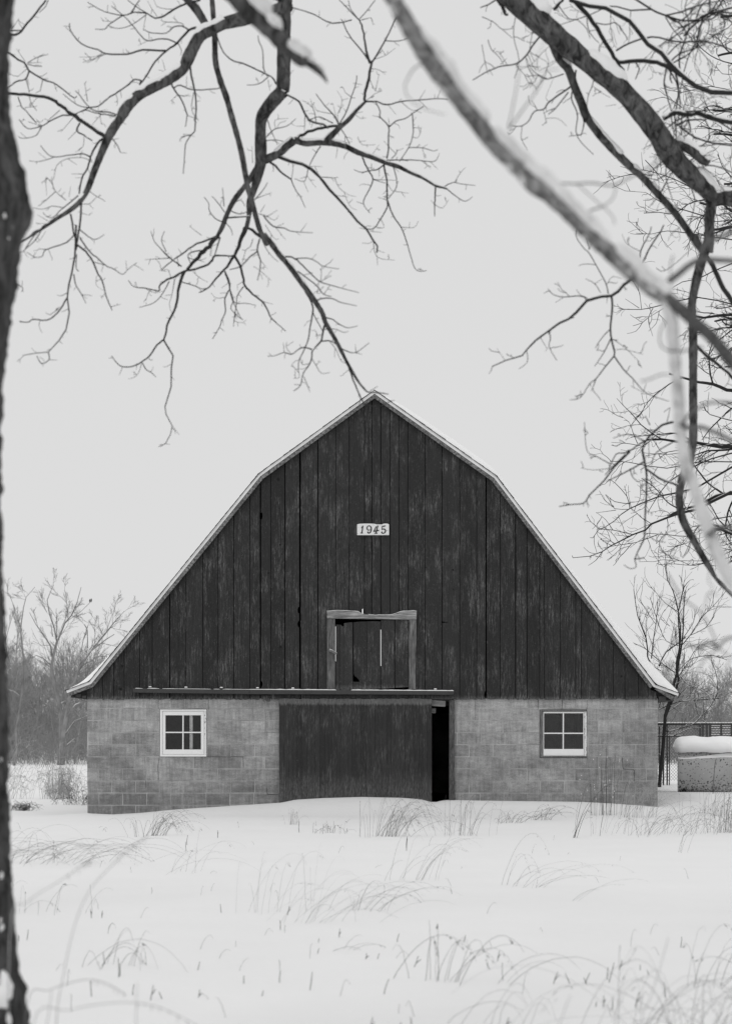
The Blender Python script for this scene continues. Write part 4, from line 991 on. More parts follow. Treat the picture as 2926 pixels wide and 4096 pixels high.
# ---- 2. big foreground tree: trunk on the left edge, thick snowy limbs falling across the right
fore = empty('foreground_tree', (P(-215, 0, 6.6)[0], 6.6, 0), label='big blurred tree, trunk on the left edge, snow-covered limbs slanting down the right', cat='tree')
TE = [(60,-900),(58,-300),(60,0),(38,110),(35,300),(40,480),(62,560),(82,640),(98,720),(122,800),(128,840),(118,900),(92,949),(72,1054),(65,1183),(52,1202),(40,1294),(24,1423),(18,1485),(8,1516),(4,1670),(0,1824),(0,2000),(8,2200),(12,2385),(25,2631),(31,2877),(28,3062),(31,3170),(38,3275),(38,3373),(46,3527),(55,3650),(62,3773),(76,3884),(96,3958),(108,4044),(114,4096),(150,4250),(210,4400)]
def fore_trunk():
    DT = 6.6; m = MB(); n = 420; sides = 64
    ys = np.linspace(-900, 4400, n); ed = np.interp(ys, [q for p, q in TE], [p for p, q in TE])
    V = []
    for j, (y_, e) in enumerate(zip(ys, ed)):
        c = P(-165, y_, DT); rr = (e+165)*DT/F; base = 165*DT/F*0.98
        for k in range(sides):
            a = 2*math.pi*k/sides; g = max(0, math.cos(a))**2
            r = base*(1-g)+rr*g
            ridge = 0.5+0.5*math.sin(a*13+2.2*mnoise.noise((a*2, y_*0.004, 3))+y_*0.003)
            r += 0.010*mnoise.noise((math.cos(a)*4, math.sin(a)*4, y_*0.012))+0.011*mnoise.noise((math.cos(a)*14, math.sin(a)*14, y_*0.03))+0.008*(ridge-0.5)*(1-0.6*g)
            V.append((c[0]+r*math.cos(a), c[1]+r*math.sin(a)*0.95, c[2]))
    f = [(j*sides+k, (j+1)*sides+k, (j+1)*sides+(k+1) % sides, j*sides+(k+1) % sides) for j in range(n-1) for k in range(sides)]
    m.add(V, f); m.obj('trunk', M['bark_trunk'], fore, smooth=True)
    # snow plastered in the bark near the swelling and the foot
    s_ = MB(); rg = random.Random(5)
    for cy, cnt, sz, x0, x1 in ((870, 8, 0.006, -10, 60), (4000, 12, 0.026, -30, 70), (3600, 4, 0.008, 0, 40), (2960, 2, .006, 0, 15)):
        for _ in range(cnt):
            py = cy+rg.uniform(-110, 110); px = rg.uniform(x0, x1)
            e = float(np.interp(py, [q for p, q in TE], [p for p, q in TE])); rr = (e+165)*DT/F; base = 165*DT/F
            cx = P(-165, py, DT)[0]; xx = P(px, py, DT)[0]-cx
            best = None
            for k in range(200):
                a = -math.pi*k/400; g = max(0, math.cos(a))**2; r = base*(1-g)+rr*g
                if best is None or abs(r*math.cos(a)-xx) < best[0]: best = (abs(r*math.cos(a)-xx), a, r)
            _, a, r = best
            c0 = np.array([cx+(r+0.001)*math.cos(a), DT+(r+0.001)*math.sin(a)*0.95, P(0, py, DT)[2]])
            k = sz*rg.uniform(.5, 1.3); pts = [c0+np.array([rg.uniform(-.3, .3)*k, 0, -k*1.3]), c0, c0+np.array([rg.uniform(-.3, .3)*k, 0, k*1.3])]
            q, rr_ = smooth_line(np.array(pts), np.array([0.3, 1, 0.25])*k*0.7, 4); s_.tube(q, rr_, 10)
    s_.obj('bark_snow', M['snowtwig'], fore, smooth=True)
fore_trunk()
t = Tree(23)
ts = Tree(24)
DS = 6.4
TT = P(-165, -900, 6.6)
t.br.append((np.array([TT, (-1.1, 6.5, 5.2), (-.8, 6.0, 5.6), (-.35, 6.2, 5.35), P(760, -260, DS)]), np.array([0.13, 0.11, 0.085, 0.07, 0.062])))
t.br.append((np.array([(-.8, 6.0, 5.6), (-.2, 5.4, 5.6), P(1560, -200, 5.2)]), np.array([0.10, 0.075, 0.058])))
t.br.append((np.array([(-.8, 6.0, 5.6), (0.0, 8.0, 6.3), (0.35, 10.2, 6.7), P(1810, -260, 12.3)]), np.array([0.11, 0.10, 0.12, 0.10])))
# broken stub
tb = Tree(25)
tb.trace('B150-132-118-96-70 -80,-150 60,-45 150,55 280,180 390,295 470,372 520,400; B66-50-30-10 470,365 540,410 600,455 640,500 664,538', DS, 0.02)
# the heavy snow-laden limb, very close
t.trace('''
B114-116-116-116-112-114-112-108-104-100-94 1030,-130 1105,20 1180,150 1260,290 1350,420 1440,545 1550,690 1640,800 1740,930 1870,1060 2000,1190 2130,1290 2316,1473 2466,1611 2606,1741 2726,1851 2816,1911 2856,1941
''', 5.0, 0.03)
t.trace('''
R46-40-36-34 1150,410 1220,360 1330,275 1420,225 1520,228 1640,235 1900,240; R28-30-26 1420,215 1445,130 1500,95 1560,70 1640,30
R34-30-30-28 1290,1290 1330,1315 1420,1315 1510,1345 1640,1410 1800,1500; R16-18-18 1310,1290 1340,1235 1420,1180 1500,1152 1650,1160; R12-11-12-10 1260,540 1190,620 1155,700 1160,780 1220,820 1350,810 1430,790; R9-11 1215,970 1150,975 1080,1005 1030,1015; G30-26-26 1460,560 1500,530 1540,500 1640,505
B12-8-5 1290,410 1230,440 1190,500 1165,560 1180,620 1240,680 1330,720 1430,745; C10-6 170,830 200,700 235,500 240,420; C13-8 175,840 260,720 350,600 400,500; C5-4 350,600 340,430 420,250; C7-5 500,450 360,455
C12-14-14-12 480,1190 600,1195 720,1190 850,1205 950,1160 1100,1080 1200,1000 1300,910; C8-8 620,1200 700,1270 780,1340; C10-9 780,1345 850,1290 870,1210; C13-13 780,1345 700,1370 680,1420 690,1480; C8-7 790,1345 850,1410 860,1460
R9-7 1440,800 1350,810 1290,830; R12-8 1240,200 1225,260 1222,330; G14-9 1205,810 1300,960 1420,1060 1500,1200 1520,1280; G14-16 1320,1260 1400,1280 1470,1250 1500,1260; G20-24-16 1410,1310 1450,1260 1500,1255 1525,1290 1580,1230 1650,1215; G13-11 1525,1290 1450,1350 1380,1460 1320,1510; G12-9 1525,1290 1580,1320 1620,1370; G10-8 1600,1370 1585,1450 1600,1520 1640,1580; G7-5 1140,1000 1230,990 1320,985; G10-7 1530,940 1470,930 1450,1000 1430,1050; G8-5 1480,780 1470,860 1500,890 1460,950
''', 5.2, 0.05)
ts.anc = list(t.anc)
ts.trace('R74-76-80-78-78-80-82-84-86-92-96-98-98 1180,480 1225,590 1243,760 1255,900 1272,1080 1286,1280 1303,1450 1332,1600 1372,1690 1402,1790 1442,1900 1502,2070 1560,2200 1650,2350 1800,2520', 5.0, 0.03)
tf = Tree(26); tf.anc = list(t.anc)
tf.trace('R84-80-82-86-84 1170,455 1290,545 1390,640 1500,740 1624,890 1780,1080 2000,1300', 5.0, 0.02)
tf.build(fore, (M['bark_fork'], M['twig_near']), 0.012, snow_min=0.0085, rough=0.09, snow=0.7, snowcov=0.5, lift=0.6, fat=0.8)
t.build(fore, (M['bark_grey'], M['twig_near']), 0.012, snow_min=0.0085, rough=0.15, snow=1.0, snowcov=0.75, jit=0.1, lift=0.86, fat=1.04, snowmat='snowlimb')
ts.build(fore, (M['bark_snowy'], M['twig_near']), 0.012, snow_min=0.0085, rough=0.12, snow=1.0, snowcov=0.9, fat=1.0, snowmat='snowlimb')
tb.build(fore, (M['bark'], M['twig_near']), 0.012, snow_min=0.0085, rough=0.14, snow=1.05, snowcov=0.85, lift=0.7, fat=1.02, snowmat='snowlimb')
# second set of limbs of the same tree, a little farther: dark furrowed bark
t = Tree(29)
t.trace('''
C165-158-150-140-132-128-138-150-128-116-105 60,-160 200,-20 300,68 400,165 520,270 640,370 760,460 880,560 980,665 1070,770 1150,880 1215,990 1290,1080 1385,1165 1460,1235 1500,1300
C90-80 1480,1265 1560,1290 1660,1310 1900,1340
C72-66-62 1495,1290 1475,1420 1478,1560 1470,1640
R64-60-54-56-54-54-52 1478,10 1462,120 1412,280 1382,400 1362,520 1368,650 1370,800 1370,1000 1370,1150 1372,1300 1370,1400 1352,1520 1340,1640
G52-50-54-48-40-34 1345,0 1325,90 1290,220 1282,350 1310,470 1370,580 1450,720 1540,850 1700,1010
C62-66-66 1260,930 1330,955 1400,1005 1470,1058
C32-32-34 1180,770 1250,735 1330,742 1420,740 1500,772 1640,795; C66-66 1480,1290 1560,1262 1700,1268
C32-28-24 570,-40 640,50 700,120 770,220 820,310 880,400 920,460
C28-30-32-34 570,0 700,45 800,50 880,90 960,140 1020,200 1080,290 1160,350 1220,410 1290,480 1380,560 1480,600 1660,605
C26-28-30 880,405 1000,395 1100,402 1200,430 1290,490; C12-10 870,330 960,280 1100,240 1260,270 1400,270 1500,280 1640,335; C14-12-14 960,-30 1100,60 1190,100 1290,130 1390,130 1440,100 1540,75 1640,45; C14-8 1310,235 1390,150 1470,90 1480,-10; C8-6 1190,110 1240,190 1300,260; C9-7 1180,380 1210,350 1270,290 1320,270
C14-10 1270,815 1340,780 1450,780; C12-12 1280,820 1380,890 1500,930 1640,945; C14-7 1255,480 1268,520 1275,600 1260,720; C12-8 1240,430 1220,500 1235,540
C10-6 1000,410 1020,450 995,515; C7-4 680,120 690,190 720,240 760,280; C7-4 500,40 560,120 620,130 680,190 700,250; C8-5 700,140 800,160 870,150 930,230 945,260
C24-24-12 100,-10 130,40 150,90 170,95; C10-7 90,0 40,30 -10,50; C24-16 470,60 520,0 530,-40
''', 12.4, 0.03)
t.trace('C52-52-56-50-46-46 370,110 440,250 500,380 560,450 600,560 650,680 680,760 760,870 850,970 950,1070 1050,1160 1150,1270 1250,1380 1330,1490 1400,1590 1440,1640; R42-36 1380,60 1400,110 1430,150; R32-32-30 1450,200 1500,270 1550,370 1630,520 1760,700; C14-4 660,750 660,820 640,885; R22-16 1390,780 1460,850 1560,930 1660,1030 1800,1200', 6.6, 0.04)
t.trace('''
C12-9-6 400,210 320,310 280,370 220,415 130,430 60,455 0,485 -60,520; C6-4 220,90 205,230 240,390 210,510; C6-4 330,200 310,320 340,400; C8-4 530,480 420,515 360,490 300,495; C6-4 420,510 330,460 290,380; C12-7-4 610,455 600,550 580,640 620,740 610,850 640,920 725,1005
C12-8-5 580,560 480,630 430,670 400,710 340,725 300,790 250,820 195,818; C6-4 260,820 255,900 295,975; C5-4 400,720 420,800; C4-3 415,770 490,770 550,820; C9-5 560,600 480,700 430,745; C7-4 725,510 715,560 690,620 680,690; C4-3 720,560 770,600 835,635; C4-3 300,620 310,670 350,700; C5-4 0,290 20,400 40,480; C6-4 40,260 60,320 110,370 140,420; C6-4 0,110 70,140 130,190 200,185; C5-3 280,130 285,210; C5-3 130,190 200,250; C5-3 285,370 300,440 350,520; C5-3 290,480 330,545; C4-2 440,660 415,630 470,500
C5-3 215,415 270,480 300,500; C5-3 120,420 160,380; C5-3 170,430 110,340 85,340; C5-3 45,450 70,490; C5-3 855,625 900,660 930,690; C4-2 930,685 885,705; C4-2 870,680 800,690; C7-4 960,400 945,460; C5-3 610,740 640,735; C7-5 1195,1060 1195,1160 1220,1250 1240,1310
''', 12.5, 0.06)
t.trace('''
R26-22-18-14-10-7 970,350 920,390 880,430 840,460 770,465 680,495 610,570 560,610 500,640 430,690 350,750 290,810 260,850 150,880 65,920; R15-13-11 840,465 845,550 835,650 840,740 860,820 858,850; R10-6-4 858,850 800,920 740,1000 700,1030 640,1120 570,1135; R7-4 740,1000 710,1080; R10-6-4 860,855 920,940 980,1000 1050,1080 1120,1115 1215,1145; R5-3 1120,1115 1190,1050; R4-3 1050,1090 965,1045; R8-4 835,740 790,830 730,920; R7-4 830,680 780,730 735,800
R5-3 845,740 930,800 1025,895; R5-3 870,810 930,810 1045,840; R9-6-4 680,495 650,462 530,468 460,450 428,412; R5-3 530,468 475,505; R8-5-4 435,690 445,740 435,790 485,880; R5-3 380,735 420,800; R4-3 430,795 410,820; R6-4 290,815 295,890 240,935; R4-2 150,880 97,800; R8-6-5 820,450 810,400 790,350 700,190 660,150 610,70 620,0; R6-3 700,160 640,0; R5-3 690,160 725,100 ; R6-4 770,440 730,380 672,350; R5-3 730,385 780,350; R5-3 820,370 850,335 910,350; R5-3 820,370 855,375; R5-3 815,460 810,510; R4-3 980,1010 985,1060
R8-5 560,610 600,600; R5-3 1050,1080 1065,1030; R5-3 640,1120 640,1075; R6-4 1130,280 1180,300 1280,230 1390,120; R9-6 1030,210 1030,165 1085,60 1100,10; R5-3 1025,170 940,120 910,60; R11-8 1045,240 1100,130 1160,40 1180,0
R16-13-11-9 1240,1280 1170,1300 1110,1350 1070,1390 1040,1470 1060,1560 1065,1624; G14-12-10-7 1040,0 1060,100 1070,200 1060,400 1055,560 1020,640 990,710; G8-5 990,710 1050,700 1048,705; G7-4 990,710 1000,760 960,770 920,745; R11-8-6 1060,1400 1000,1440 930,1480 870,1490 820,1590; R8-5-4 1050,1400 950,1360 850,1385; R8-6 930,1490 830,1590 800,1624; G13-9-6 960,10 860,110 790,200 700,290 660,345 570,355 500,367; G5-4 690,290 710,320; G5-3 660,345 658,368; G11-8-6 1060,70 960,130 860,180 820,200; G7-5-4 830,90 740,40 680,0 665,-180
G5-3 830,120 720,130 640,115; G14-15-14 1060,120 1150,180 1270,230; G7-4 960,120 980,180 1030,215; G6-4 1130,210 1050,230 1030,280; G7-4 1100,570 1130,590 1190,600; G6-4 1150,610 1180,670 1280,705; G8-6 1350,600 1340,650 1300,700; R7-5 1090,1300 1060,1240 ; R6-4 1200,1280 1220,1190; R6-4 1220,1185 1180,1215; R8-5 1240,1410 1130,1480 1100,1560
''', 12.0, 0.05)
t.spurs(0.19, 0.07, (0, 0.010), 0.0026, 0.35)
# denser young wood around the upper right limbs, growing from real points of the limbs
rgl = np.random.RandomState(4); base = [b for b in t.br if 0.006 < b[1].mean() < 0.04 and b[0][:, 0].min() > 1.4 and b[0][:, 2].min() > 4.2]
for _ in range(60):
    b = base[rgl.randint(len(base))]; i = rgl.randint(len(b[0]))
    p = b[0][i]; px = PX0+p[0]*F/p[1]; py = PYH-(p[2]-CZ)*F/p[1]
    if px < 2330 or py > 620 or px+1.55*py < 2400 or (px-1926) < 1.15*(py-60): continue
    t.grow(p, (rgl.uniform(-.6, 1), rgl.uniform(-.4, .4), rgl.uniform(-.8, .6)), rgl.uniform(.3, .8), 0.0055, 2, 4, 0.6, -0.1, 0.5, 0.8, rmin=0.0015)
t.build(fore, (M['bark'], M['twig']), 0.02, snow_min=0.006, rough=0.09, snow=1.05, snowcov=0.7, jit=0.18, lift=0.5, fat=0.92)

# ---- 3. sharp tree beyond, trunk just outside the right edge
DH = 29.0
t = Tree(37)
back = empty('snowy_oak', (P(3260, 0, DH)[0], DH, 0.0), label='bare tree off the right edge with dense sharp twigs edged with snow', cat='tree')
tx = P(3260, 0, DH)[0]
zz = np.linspace(-0.2, 13.5, 50)
t.line([(tx+0.12*math.sin(q*.6), DH+0.1*math.cos(q*.5), q) for q in zz], [0.30, 0.24, 0.2, 0.14, 0.03])
t.trace('''
G24-18-12-8-4 1900,120 1624,270 1500,330 1400,385 1280,410 1200,440 1100,480 1060,520 980,550 900,590 840,620 780,660 700,690 590,700; G16-10-6-4 1850,40 1624,110 1400,240 1300,270 1150,300 1050,340 960,380 900,420 860,460 800,500 760,515 720,570; G4-2 760,515 695,455; G6-4 980,550 850,520 760,515; G5-3 870,390 740,408; G5-3 950,385 860,380 830,330 800,290; G5-3 960,350 860,335 805,290
G6-3 960,380 940,300 860,210 820,190; G5-3 1150,300 1100,270 1080,230; G10-4 1624,20 1480,60 1330,130 1210,210 1140,300 1080,400; G8-4 1400,240 1330,380 1280,410; G4-3 590,700 585,685; G5-3 780,660 740,715 690,750; G5-3 970,610 920,670 865,720; G5-3 1200,440 1205,520 1130,610; G4-2 840,620 780,590; G6-3 1140,550 1000,600 870,620 770,640; G5-2 720,570 700,570; G4-2 850,520 800,450 740,405; G5-2 1100,480 970,380 950,230
G5-3 1340,600 1250,628 1200,625; G6-3 1650,640 1480,720 1380,750 1250,740 1150,745; G5-3 1480,720 1350,720 1230,720; G7-4 1700,560 1600,610 1520,625 1480,600; G8-4 1700,420 1500,450 1400,500 1350,560 1200,550 1060,540; G5-3 1624,480 1560,520 1530,600 1500,640
C10-6-5 1640,1330 1500,1280 1360,1220 1250,1165 1150,1130 1050,1105 960,1100; C6-3 1100,1140 980,1130 860,1160 785,1190; C4-2 860,1160 805,1105; C8-4-3 1500,1420 1330,1370 1200,1330 1120,1290 1060,1250 930,1240 850,1200; C8-4 1640,1280 1430,1300 1330,1330 1250,1390 1150,1380 1050,1385; C8-3 1640,1560 1440,1530 1300,1510 1200,1500 1100,1520 1000,1515; C4-2 1050,1105 1040,1060 1035,990; C4-2 960,1100 895,1080; C4-2 960,1240 935,1190
R8-4 1650,240 1500,300 1400,350 1300,370 1220,420; R9-4 1640,520 1400,470 1150,525 1030,548 890,545; R4-2 1035,545 1025,460 1010,400; R4-2 1020,540 930,480; R5-3 1180,540 1080,600 1040,635 980,655; R4-2 1040,635 1000,690 940,705; R5-3 1110,540 1080,600 1090,650; R4-2 1150,560 1130,640 1080,690
R6-3 1650,640 1560,600 1485,565; R6-3 1650,760 1580,700 1520,630; R9-4 1660,1280 1480,1230 1440,1180; R8-3 1670,1440 1500,1420 1350,1470 1200,1490 1050,1480 ; R5-2 1010,1420 980,1350 955,1280 890,1235; R4-2 960,1310 1020,1240; R5-3 1060,1440 950,1420 840,1412; R6-3 1300,1460 1180,1480 1060,1500
R8-4 1660,1540 1400,1540 1200,1580 950,1540 830,1535; C8-4 1660,420 1570,400 1480,360 1400,290 1370,240; C7-4 1660,960 1600,900 1500,840 1400,820; C7-4 1660,740 1590,720 1510,750 1460,700; C6-3 1660,600 1480,560 1300,600 1160,570; C6-3 1300,700 1230,650 1165,630
C5-3 1660,200 1600,120 1540,0; C5-3 1660,240 1560,300 1540,260 1450,210; C5-3 1640,480 1560,480 1520,430; C8-4 1700,1200 1620,1150 1560,1080 1530,1000; C6-3 1650,1480 1540,1400 1500,1390; C6-4 1060,1040 1150,1140 1180,1180
''', DH, 0.05, join=30)
nb = len(t.br)
rgh = np.random.RandomState(12)
for bi in range(1, nb):
    p, r = t.br[bi]; n = len(p); L = np.linalg.norm(np.diff(p, axis=0), axis=1).sum()
    for k in range(int(L/0.15)):
        i = rgh.randint(0, n-1); u = rgh.rand(); q = p[i]*(1-u)+p[i+1]*u; d = p[i+1]-p[i]; d = d/np.linalg.norm(d)
        px = PX0+q[0]*F/q[1]
        dd = d*0.6+np.array([rgh.normal(0, .5), rgh.normal(0, .5), rgh.normal(0.1, .6)])
        dens = np.clip((px-2350)/500, 0.0, 1)
        if rgh.rand() < 0.45+0.5*dens:
            t.grow(q, dd, rgh.uniform(.15, .5)*(0.7+0.7*dens), 0.004, 1 if rgh.rand() < .5+.4*dens else 0, 3, 0.5, 0.05, 0.55, 0.75, rmin=0.0026)
for z0, cnt in ((4.2, 4), (5.2, 5), (6.2, 5), (7.4, 5), (8.8, 5), (10, 5), (11.3, 4)):
    for k in range(cnt):
        a = rgh.uniform(0, 2*math.pi); a = math.pi+rgh.normal(0, .5) if k % 2 else a
        t.grow((tx, DH, z0+rgh.uniform(-.4, .4)), (math.cos(a), math.sin(a)*0.7, rgh.uniform(-.1, .5)), rgh.uniform(1.3, 2.4)*(1.1 if z0 < 9 else 0.8), 0.045, 3, 4, 0.42, -0.1, 0.55, 0.75, rmin=0.0026)
t.build(back, (M['bark'], M['twig']), 0.10, snow_min=0.0034, sides=5, snow=0.9, rough=0.05, k=2, snowcov=0.62, jit=0.15, names=('trunk', 'branches'))
# ------------------------------------------------------------------ small tree behind the right corner
DC = 40.5
t = Tree(41)
corner = empty('young_tree', (P(2640, 0, DC)[0], DC, 0.25), label='small many-stemmed bare tree with snow on its shoots, behind the right corner of the barn', cat='tree')
t.trace('''
I26-24-22-17-12-8-4 1150,1240 1165,1050 1180,880 1190,750 1235,600 1262,480 1290,330 1305,200 1310,60 1320,-40 ; I20-17-13-9-4 1190,760 1240,640 1275,520 1262,440 1282,300 1275,150 1272,60
I16-10-7-4 1262,500 1265,400 1290,250 1275,80 1240,-60 1205,-130 1185,-240; I5-3 1275,80 1190,20 1120,-60 1080,-90; I8-5-3 1275,75 1300,-40 1310,-80 1350,-130 1375,-130; I12-12-10 1150,430 1190,340 1260,290 1320,240; I8-6-4 1100,380 1110,270 1130,150 1140,10; I10-7-4 1075,370 1065,250 1010,100 985,-70; I3-2 1065,255 1070,80; I4-3 1130,160 1080,90 1020,-10
I7-5-3 1300,290 1350,230 1430,110 1500,40 1585,-60; I5-3 1350,230 1450,180 1510,100; I5-3 1290,300 1200,270 1150,170 1090,-20; I7-6-4 1260,480 1330,400 1400,370 1500,360 1590,390; I7-5-4 1250,470 1180,420 1100,350 1050,310 940,260; I8-6 1075,370 1100,420 1160,460; I4-3 1220,170 1160,120 1190,60; I5-3 1310,240 1370,150 1390,60; I5-3 1220,330 1245,170
I6-4 1150,710 1280,660 1400,650 1540,640; I5-3 1190,740 1330,640 1450,560; I5-3 1270,640 1330,560 1450,600 1500,660; I6-4 1180,860 1300,830 1380,800 1480,690 1530,600 1520,480 1490,400; I6-3 1160,880 1240,885 1330,840 1420,830; I5-3 1150,700 1180,600 1240,560; I4-2 1460,800 1400,740 1380,640; I5-3 1290,500 1350,560 1440,590; I4-2 1200,560 1150,500 1100,480; I4-2 1260,520 1330,470 1420,470 1500,500
I5-3 1280,490 1340,400 1400,300 1450,290; I4-2 1270,450 1360,430 1420,340; I4-2 1290,330 1350,300 1430,290 1520,330
''', DC, 0.04, join=60)
rgc = np.random.RandomState(3)
for bi in range(len(t.br)):
    p, r = t.br[bi]; n = len(p); L = np.linalg.norm(np.diff(p, axis=0), axis=1).sum()
    for k in range(int(L/0.13)):
        i = rgc.randint(0, n-1); u = rgc.rand(); q = p[i]*(1-u)+p[i+1]*u; d = p[i+1]-p[i]; d = d/np.linalg.norm(d)
        t.grow(q, d*0.9+np.array([rgc.normal(0, .5), rgc.normal(0, .5), rgc.normal(0.25, .4)]), rgc.uniform(.15, .65), 0.0042, 1 if rgc.rand() < .4 else 0, 3, 0.35, 0.1, 0.5, 0.6, rmin=0.0026)
t.build(corner, (M['bark'], M['twig']), 0.06, snow_min=0.0028, sides=5, snow=1.1, rough=0.08, k=2, snowcov=0.75, jit=0.12, names=('trunk', 'branches'))
for p, q in (((2648, 2862), 9), ((2655, 2880), 6)):
    pass

# ------------------------------------------------------------------ distant trees on the left
J = (0, 2300)
def far_tree(label, txt, base_px, D, seed, n_tw, Lw, up=0.35, rmin=0.0032):
    t = Tree(seed)
    e = empty('bare_tree', (P(base_px, 0, D)[0], D, ground(P(base_px, 0, D)[0], D)), label=label, cat='tree', group='bare trees left of the barn')
    t.trace(txt, D, 0.03, join=40, scale=2.274, org=J)
    rg_ = np.random.RandomState(seed)
    main = [b for b in t.br]
    for (p, r) in main:
        n = len(p); L = np.linalg.norm(np.diff(p, axis=0), axis=1).sum()
        for k in range(int(L*n_tw*1.5)):
            u = rg_.rand()**0.7*(n-1.001); i = int(u); u -= i
            q = p[i]*(1-u)+p[i+1]*u; d = p[i+1]-p[i]; d = d/np.linalg.norm(d)
            t.grow(q, d*0.8+np.array([rg_.normal(0, .55), rg_.normal(0, .4), rg_.normal(up, .35)]), rg_.uniform(.6, 1.5)*Lw, max(0.007, r[i]*0.3), 2, 5, 0.28, 0.12, 0.55, 0.5, rmin=rmin)
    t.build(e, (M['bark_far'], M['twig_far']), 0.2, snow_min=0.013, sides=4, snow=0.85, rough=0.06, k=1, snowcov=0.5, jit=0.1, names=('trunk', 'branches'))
    return e
far_tree('tall forked bare tree left of the barn, two small birds in its crown', '''
J70-50-42-34-30-24-18-12-8-5 558,1730 560,1590 555,1400 560,1280 525,1100 487,950 472,830 490,720 515,620 535,580 590,440 650,370 700,260 740,110; J11-8-5 465,820 400,760 330,730 290,760; J16-12-8-4 475,740 460,640 400,550 330,450 270,340; J13-10-7-4 520,620 500,500 450,350 430,230 470,130 490,90; J9-7 520,570 515,380; J8-5 480,560 465,440; J8-4 460,860 380,800 280,720 200,660; J8-4 475,980 430,910 385,840; J18-12-10 560,1240 545,1130 500,920
J6-4 590,440 640,400 740,330 830,240; J5-3 560,480 620,350 600,200 590,130; J6-3 430,340 380,260 340,160; J5-3 465,640 380,640 300,600
''', 247, 93, 51, 0.75, 0.95, 0.2, 0.0045)
far_tree('leaning bare tree with fanned limbs behind the left eave of the barn', '''
J52-36-26-20-12-5 545,1730 560,1550 600,1300 640,1080 690,930 740,810 850,660 950,545 1040,430 1130,330; J18-12-6 655,1020 720,850 820,700 960,590 1040,540; J10-7 690,920 760,820 900,740 970,740; J9-6-4 800,665 795,500 770,450 790,480 835,390; J8-5 740,700 760,580 800,470; J10-7 650,980 640,870 580,790; J5-3 940,550 900,460 895,370; J20-10 600,1300 690,1180 800,1140
J6-4 850,650 930,620 1020,640; J6-3 960,540 1000,420 1050,290; J5-3 1040,430 1100,400 1140,420; J16-8 560,1500 680,1330 800,1280
''', 237, 92, 52, 0.75, 0.95, 0.15, 0.0045)
far_tree('slender upright bare tree beside the foreground trunk, at the far left', '''
J30-24-18-14-8-4 130,1730 155,1600 152,1400 185,1200 208,1040 215,750 200,600 190,480 215,300 240,200 320,110; J8-5-4 190,480 140,350 130,290 90,180; J9-7 150,1000 150,720 160,580 180,480; J12-9-7-4 130,1000 110,860 60,700 50,600 35,300 30,100; J7-4 50,600 100,420 140,300; J7-4 190,1240 140,1160 120,1120; J6-4 190,1350 260,1320 330,1290; J7-4 160,1490 300,1420 440,1330 ; J7-4 185,1260 250,1180 340,1170; J7-4 180,1100 130,1060 70,1040; J10-5 155,1600 60,1480 0,1400
''', 57, 91, 53, 0.7, 0.95, 0.25, 0.0045)
# two birds
def bird(px, py, D, s, label):
    e = empty('bird', P(px, py, D), label=label, cat='bird', group='birds perched in the tall tree')
    m = MB(); c = np.array(P(px, py, D))
    q, r = smooth_line(np.array([c+np.array(v)*s for v in ((-.05, 0, -.75), (-.02, 0, -.45), (0, 0, 0), (.02, 0, .3), (.03, 0, .48), (.05, 0, .62), (.08, 0, .78))]), np.array([.05, .12, .27, .24, .16, .17, .04])*s, 4)
    m.tube(q, r, 10); m.tube([c+np.array((.1, 0, .66))*s, c+np.array((.3, 0, .62))*s], [.05*s, .01*s], 6)
    m.tube([c+np.array((0, 0, -.2))*s, c+np.array((-.03, 0, -.5))*s], [.02*s, .02*s], 4)
    m.obj('body', M['twig'], e, smooth=True)
bird(360, 2404, 93, 0.13, 'left one of two small dark birds perched on an upper twig')
bird(366, 2402, 93, 0.12, 'right one of two small dark birds perched on an upper twig')

# ------------------------------------------------------------------ woodland behind, one mass
def woodland():
    rg_ = np.random.RandomState(77); m = MB(); sn = MB()
    T_ = Tree(78)
    spots = []
    for k in range(150):
        D = rg_.uniform(96, 150)
        if k < 84: px = rg_.uniform(-200, 620)
        else: px = rg_.uniform(2480, 3150)
        spots.append((px, D))
    for k in range(14): spots.append((rg_.uniform(700, 2400), rg_.uniform(110, 150)))
    for px, D in spots:
        topy = (2560 if px < 700 else 2660)+rg_.uniform(-25, 90)
        if px < 700: topy += 60*abs(math.sin(px*0.011))
        x = (px-PX0)*D/F; h = (PYH-topy)*D/F+CZ
        T_.grow((x, D, -0.1), (rg_.normal(0, .08), 0, 1), h*0.8, 0.05, 0, 0, 0.12, 0.2, seg=7, rmin=0.02)
        p, r = T_.br[-1]
        for j in range(20):
            i = rg_.randint(0, 7); u = rg_.rand(); q = p[i]*(1-u)+p[min(i+1, 7)]*u; frac = (q[2])/max(h, .1)
            T_.grow(q, (rg_.normal(0, .7), rg_.normal(0, .4), rg_.uniform(.2, 1.2)), min(h*rg_.uniform(.18, .4), (h*1.02-q[2])*1.2+.2), 0.02, 2, 5, 0.3, 0.25, 0.55, 0.5, seg=4, rmin=0.006)
    # undergrowth: dense shoots
    for k in range(1500):
        D = rg_.uniform(93, 130); px = rg_.uniform(-150, 460) if k % 2 else rg_.uniform(2560, 3050)
        x = (px-PX0)*D/F
        T_.grow((x, D, -0.05), (rg_.normal(0, .35), 0, 1), rg_.uniform(.8, 3.2), 0.014, 1, 4, 0.35, 0.0, 0.5, 0.5, seg=4, rmin=0.007)
    for p, r in T_.br:
        m.tube(p, r, 3, cap=False)
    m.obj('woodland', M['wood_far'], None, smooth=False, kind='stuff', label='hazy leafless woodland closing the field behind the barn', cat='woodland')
woodland()

